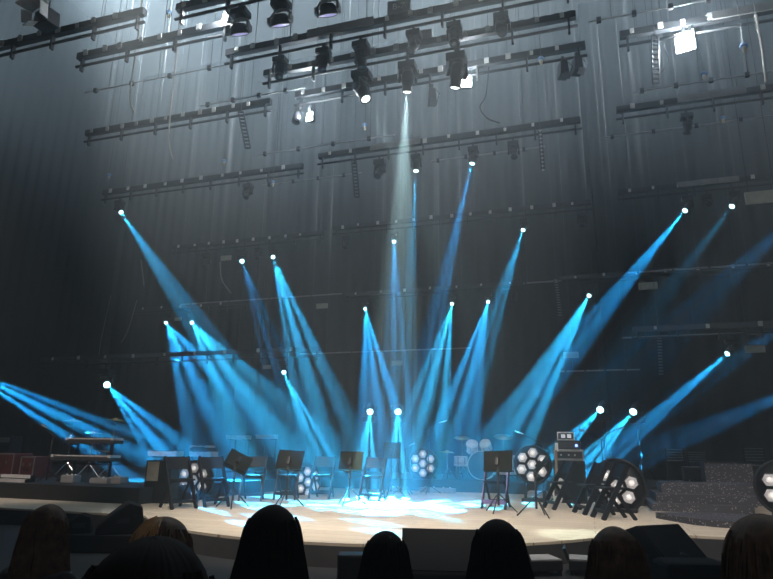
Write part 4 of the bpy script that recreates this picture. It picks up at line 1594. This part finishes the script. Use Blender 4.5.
def person(top, facing, label, hair, hl, coat, hw=1.0, seed=0, part2=None, tilt=0.0):
    """top: point of the top of the hair; stands on the floor"""
    rnd = random.Random(seed)
    h = top.z
    k = h / 1.70
    r = empty('person', (top.x, top.y, 0), facing, label, 'person', 'people in the audience with their backs turned')
    N, E = [], []

    def add(p, rad, par=None):
        N.append((tuple(c * k for c in p), rad if isinstance(rad, tuple) else rad * k if not isinstance(rad, tuple) else rad))
        if par is not None:
            E.append((par, len(N) - 1))
        return len(N) - 1
    pel = add((0, 0, .93), .115)
    wa = add((0, .005, 1.08), .10, pel)
    ch = add((0, 0, 1.26), .115, wa)
    nb = add((0, -.01, 1.40), .07, ch)
    nk = add((0, .005, 1.47), .048, nb)
    hd = add((0, .012, 1.54), .052, nk)
    arms, legs = [], []
    for s_ in (-1, 1):
        sh = add((s_ * .15, -.01, 1.355), .058, ch)
        el = add((s_ * .205, -.02, 1.10), .042, sh)
        wr = add((s_ * .20, .07, .88), .026, el)
        pa = add((s_ * .195, .085, .82), .030, wr)
        for f, (dx, dy, L) in enumerate([(.0, .034, .072), (.0, .012, .082), (.0, -.010, .076), (.0, -.030, .062)]):
            f1 = add((s_ * .192, .09 + dy, .775), .0095, pa)
            f2 = add((s_ * .186, .097 + dy, .775 - L * .55), .0085, f1)
            f3 = add((s_ * .176, .100 + dy, .775 - L), .0075, f2)
        t1 = add((s_ * .182, .128, .80), .010, pa)
        t2 = add((s_ * .174, .142, .765), .009, t1)
        hp = add((s_ * .085, 0, .86), .085, pel)
        kn = add((s_ * .095, .015, .48), .055, hp)
        an = add((s_ * .10, -.015, .085), .036, kn)
        to = add((s_ * .11, .12, .03), .028, an)
    body = skin_mesh(N, E)
    body.materials.clear()
    body.materials.append(M['skin'])
    bm = bmesh.new()
    bm.from_mesh(body)
    hm = head_mb(1.585 * k, .074 * k, .094 * k, .118 * k)
    tmp = bpy.data.meshes.new('t')
    tmp.from_pydata(hm.v, [], hm.f)
    bm.from_mesh(tmp)
    for f in bm.faces:
        f.smooth = True
    bmesh.ops.recalc_face_normals(bm, faces=bm.faces)
    bm.to_mesh(body)
    bm.free()
    o = bpy.data.objects.new('body', body)
    COL.objects.link(o)
    o.parent = r
    eb = None
    for s_ in (-1, 1):
        e = MB().ball((s_ * .031 * k, .092 * k, 1.598 * k), .012 * k, 10).build('eye', M['eyewhite'], r)

    def cloth(name, nodes, edges, m):
        me = skin_mesh([(tuple(c * k for c in p), q * k) for p, q in nodes], edges)
        me.materials.clear()
        me.materials.append(M[m])
        c = bpy.data.objects.new(name, me)
        COL.objects.link(c)
        c.parent = r
        return c
    nodes = [((0, 0, .80), .16), ((0, .0, .95), .15), ((0, .005, 1.08), .132), ((0, 0, 1.26), .14), ((0, -.01, 1.39), .085)]
    edges = [(0, 1), (1, 2), (2, 3), (3, 4)]
    for s_ in (-1, 1):
        b = len(nodes)
        nodes += [((s_ * .155, -.01, 1.355), .075), ((s_ * .208, -.02, 1.10), .058), ((s_ * .202, .06, .90), .040)]
        edges += [(3, b), (b, b + 1), (b + 1, b + 2)]
    cloth('coat', nodes, edges, coat)
    nodes = [((0, 0, .92), .125)]
    edges = []
    for s_ in (-1, 1):
        b = len(nodes)
        nodes += [((s_ * .09, 0, .84), .10), ((s_ * .097, .012, .48), .072), ((s_ * .10, -.012, .11), .058)]
        edges += [(0, b), (b, b + 1), (b + 1, b + 2)]
    cloth('trousers', nodes, edges, 'trouser')
    for s_ in (-1, 1):
        MB().box((s_ * .105 * k, .045 * k, .035), (.095 * k, .27 * k, .07), taper=.85).build('shoe', M['shoe'], r, bevel=.02)
    # hair: a combed sheet of locks from the crown over the back and sides
    cz = 1.585 * k
    na, nt_ = 150, 22
    vs, fs = [], []
    L = hl * k
    off = [rnd.gauss(0, 1) for _ in range(na + 1)]
    low = [rnd.gauss(0, 1) for _ in range(na + 1)]
    big = [sin(i * .21 + seed) * .5 + sin(i * .09 + seed * 2) * .5 for i in range(na + 1)]
    for i in range(na + 1):
        a = -pi + 2 * pi * i / na           # 0 = back
        end = .27 + .73 * min(1, max(0, (2.2 - abs(a)) / .5))
        Lj = L * (1 + .04 * low[i] + .03 * big[i])
        for j in range(nt_ + 1):
            t = end * j / nt_
            if t < .30:
                th = t / .30 * pi / 2 * 1.04
                rx, ry, z = sin(th), sin(th), cos(th)
                X, Yv, Z = rx * .097 * hw, ry * .117 * hw, cz + z * .128 * k
                fall = 0
            else:
                u = (t - .30) / .70
                flare = 1 + 1.0 * u * (1 - .45 * u) * (.75 if abs(a) < .9 else 1.1) + .05 * big[i] * u
                X, Yv = .097 * hw * flare, .117 * hw * (1 + .12 * u)
                Z = cz - .004 - u * Lj
            lump = 1 + .045 * sin(3 * a + 6 * t + seed) + .03 * sin(5 * a - 8 * t + 2 * seed) + .02 * sin(9 * a + 5 * t)
            lump = 1 + (lump - 1) * min(1, t * 2.5)
            if abs(a) > 1.6:
                lump *= 1 - .06 * min(1, (abs(a) - 1.6) / .3)
            X, Yv = X * lump, Yv * lump
            wob = (.0022 * off[i] * min(1, t * 1.6) + .005 * big[i] * t * 2) * hw
            x = sin(a) * (X + wob)
            y = -cos(a) * (Yv + wob) + .008
            vs.append((x * k, y * k, Z))
    for i in range(na):
        for j in range(nt_):
            fs.append((i * (nt_ + 1) + j, (i + 1) * (nt_ + 1) + j, (i + 1) * (nt_ + 1) + j + 1, i * (nt_ + 1) + j + 1))
    mb = MB().add(vs, fs, True)
    for _ in range(260):                     # loose strands
        a = rnd.uniform(-1.9, 1.9)
        t0 = rnd.uniform(.16, .55)
        pts = []
        ln = rnd.uniform(.4, 1.0)
        wv = rnd.uniform(-.012, .012)
        for j in range(9):
            t = t0 + (1 - t0) * ln * j / 8
            if t < .30:
                th = t / .30 * pi / 2
                X, Yv, Z = sin(th) * .099 * hw, sin(th) * .119 * hw, cz + cos(th) * .130 * k
            else:
                u = (t - .30) / .70
                X, Yv = .099 * hw * (1 + 1.0 * u * (1 - .45 * u) * (.75 if abs(a) < .9 else 1.1)), .121 * hw * (1 + .12 * u)
                Z = cz - .004 - u * L
            aa = a + .04 * sin(j * .9 + wv * 300)
            pts.append((sin(aa) * (X + wv * j / 8 + .002) * k, (-cos(aa) * (Yv + .003) + .008) * k, Z))
        mb.tube(pts, [.0014] * 8 + [.0005], 4, False)
    o = mb.build('hair', M[hair], r)
    sm = o.modifiers.new('thick', 'SOLIDIFY')
    sm.thickness = .006
    sm.offset = -1
    if part2:
        mb = MB()
        for _ in range(220):
            a = rnd.uniform(*part2)
            tl = rnd.uniform(.35, .8)
            pts = []
            for j in range(9):
                t = .05 + tl * j / 8
                if t < .30:
                    th = t / .30 * pi / 2
                    X, Yv, Z = sin(th) * .102 * hw, sin(th) * .122 * hw, cz + cos(th) * .133 * k
                else:
                    u = (t - .30) / .70
                    X, Yv, Z = .102 * hw * (1 + .9 * u * (1 - .45 * u)), .124 * hw * (1 + .12 * u), cz - .004 - u * L
                pts.append((sin(a) * X * k, (-cos(a) * Yv + .008) * k, Z))
            mb.tube(pts, [.0022] * 8 + [.0008], 4, False)
        tag(mb.build('dyed_streak', M['hairgold'], o), 'honey blonde streak')
    return r


LOOK = V((-3.0, 10.5, 0))
for (px, py), D, hair, hl, coat, hw, seed, p2, lab in [
        ((48, 507), 3.0, 'hairbrown', .44, 'coat', 1.0, 1, None, 'person with long smooth brown hair at the lower left, below the stage edge'),
        ((163, 520), 2.5, 'hairbrown', .34, 'coat', 1.2, 2, (-1.5, .35), 'person with honey blonde streaked hair in front of the left wedges'),
        ((152, 545), 1.12, 'hairblack', .30, 'coat2', 1.15, 3, None, 'person with dark hair closest to the camera at the lower left'),
        ((273, 508.5), 2.25, 'hairblack', .46, 'coat', 1.02, 4, None, 'person with long black hair before the bright middle of the stage'),
        ((386, 534), 2.6, 'hairblack', .40, 'coat', 1.0, 5, None, 'person with short looking black hair low in the middle, left of the wide wedge'),
        ((498, 522.5), 2.45, 'hairblack', .44, 'coat2', 1.04, 6, None, 'person with straight black hair covering the right end of the wide wedge'),
        ((615, 530), 2.35, 'hairbrown', .44, 'coat', 1.0, 7, None, 'person with long dark brown hair left of the right wedge'),
        ((764, 519), 1.75, 'hairbrown', .44, 'coat', 1.08, 8, None, 'person with thick brown hair cut by the lower right corner')]:
    t = atD(px, py, D)
    f = math.atan2(LOOK.y - t.y, LOOK.x - t.x) - pi / 2
    person(t, f, lab, hair, hl, coat, hw, seed, p2)
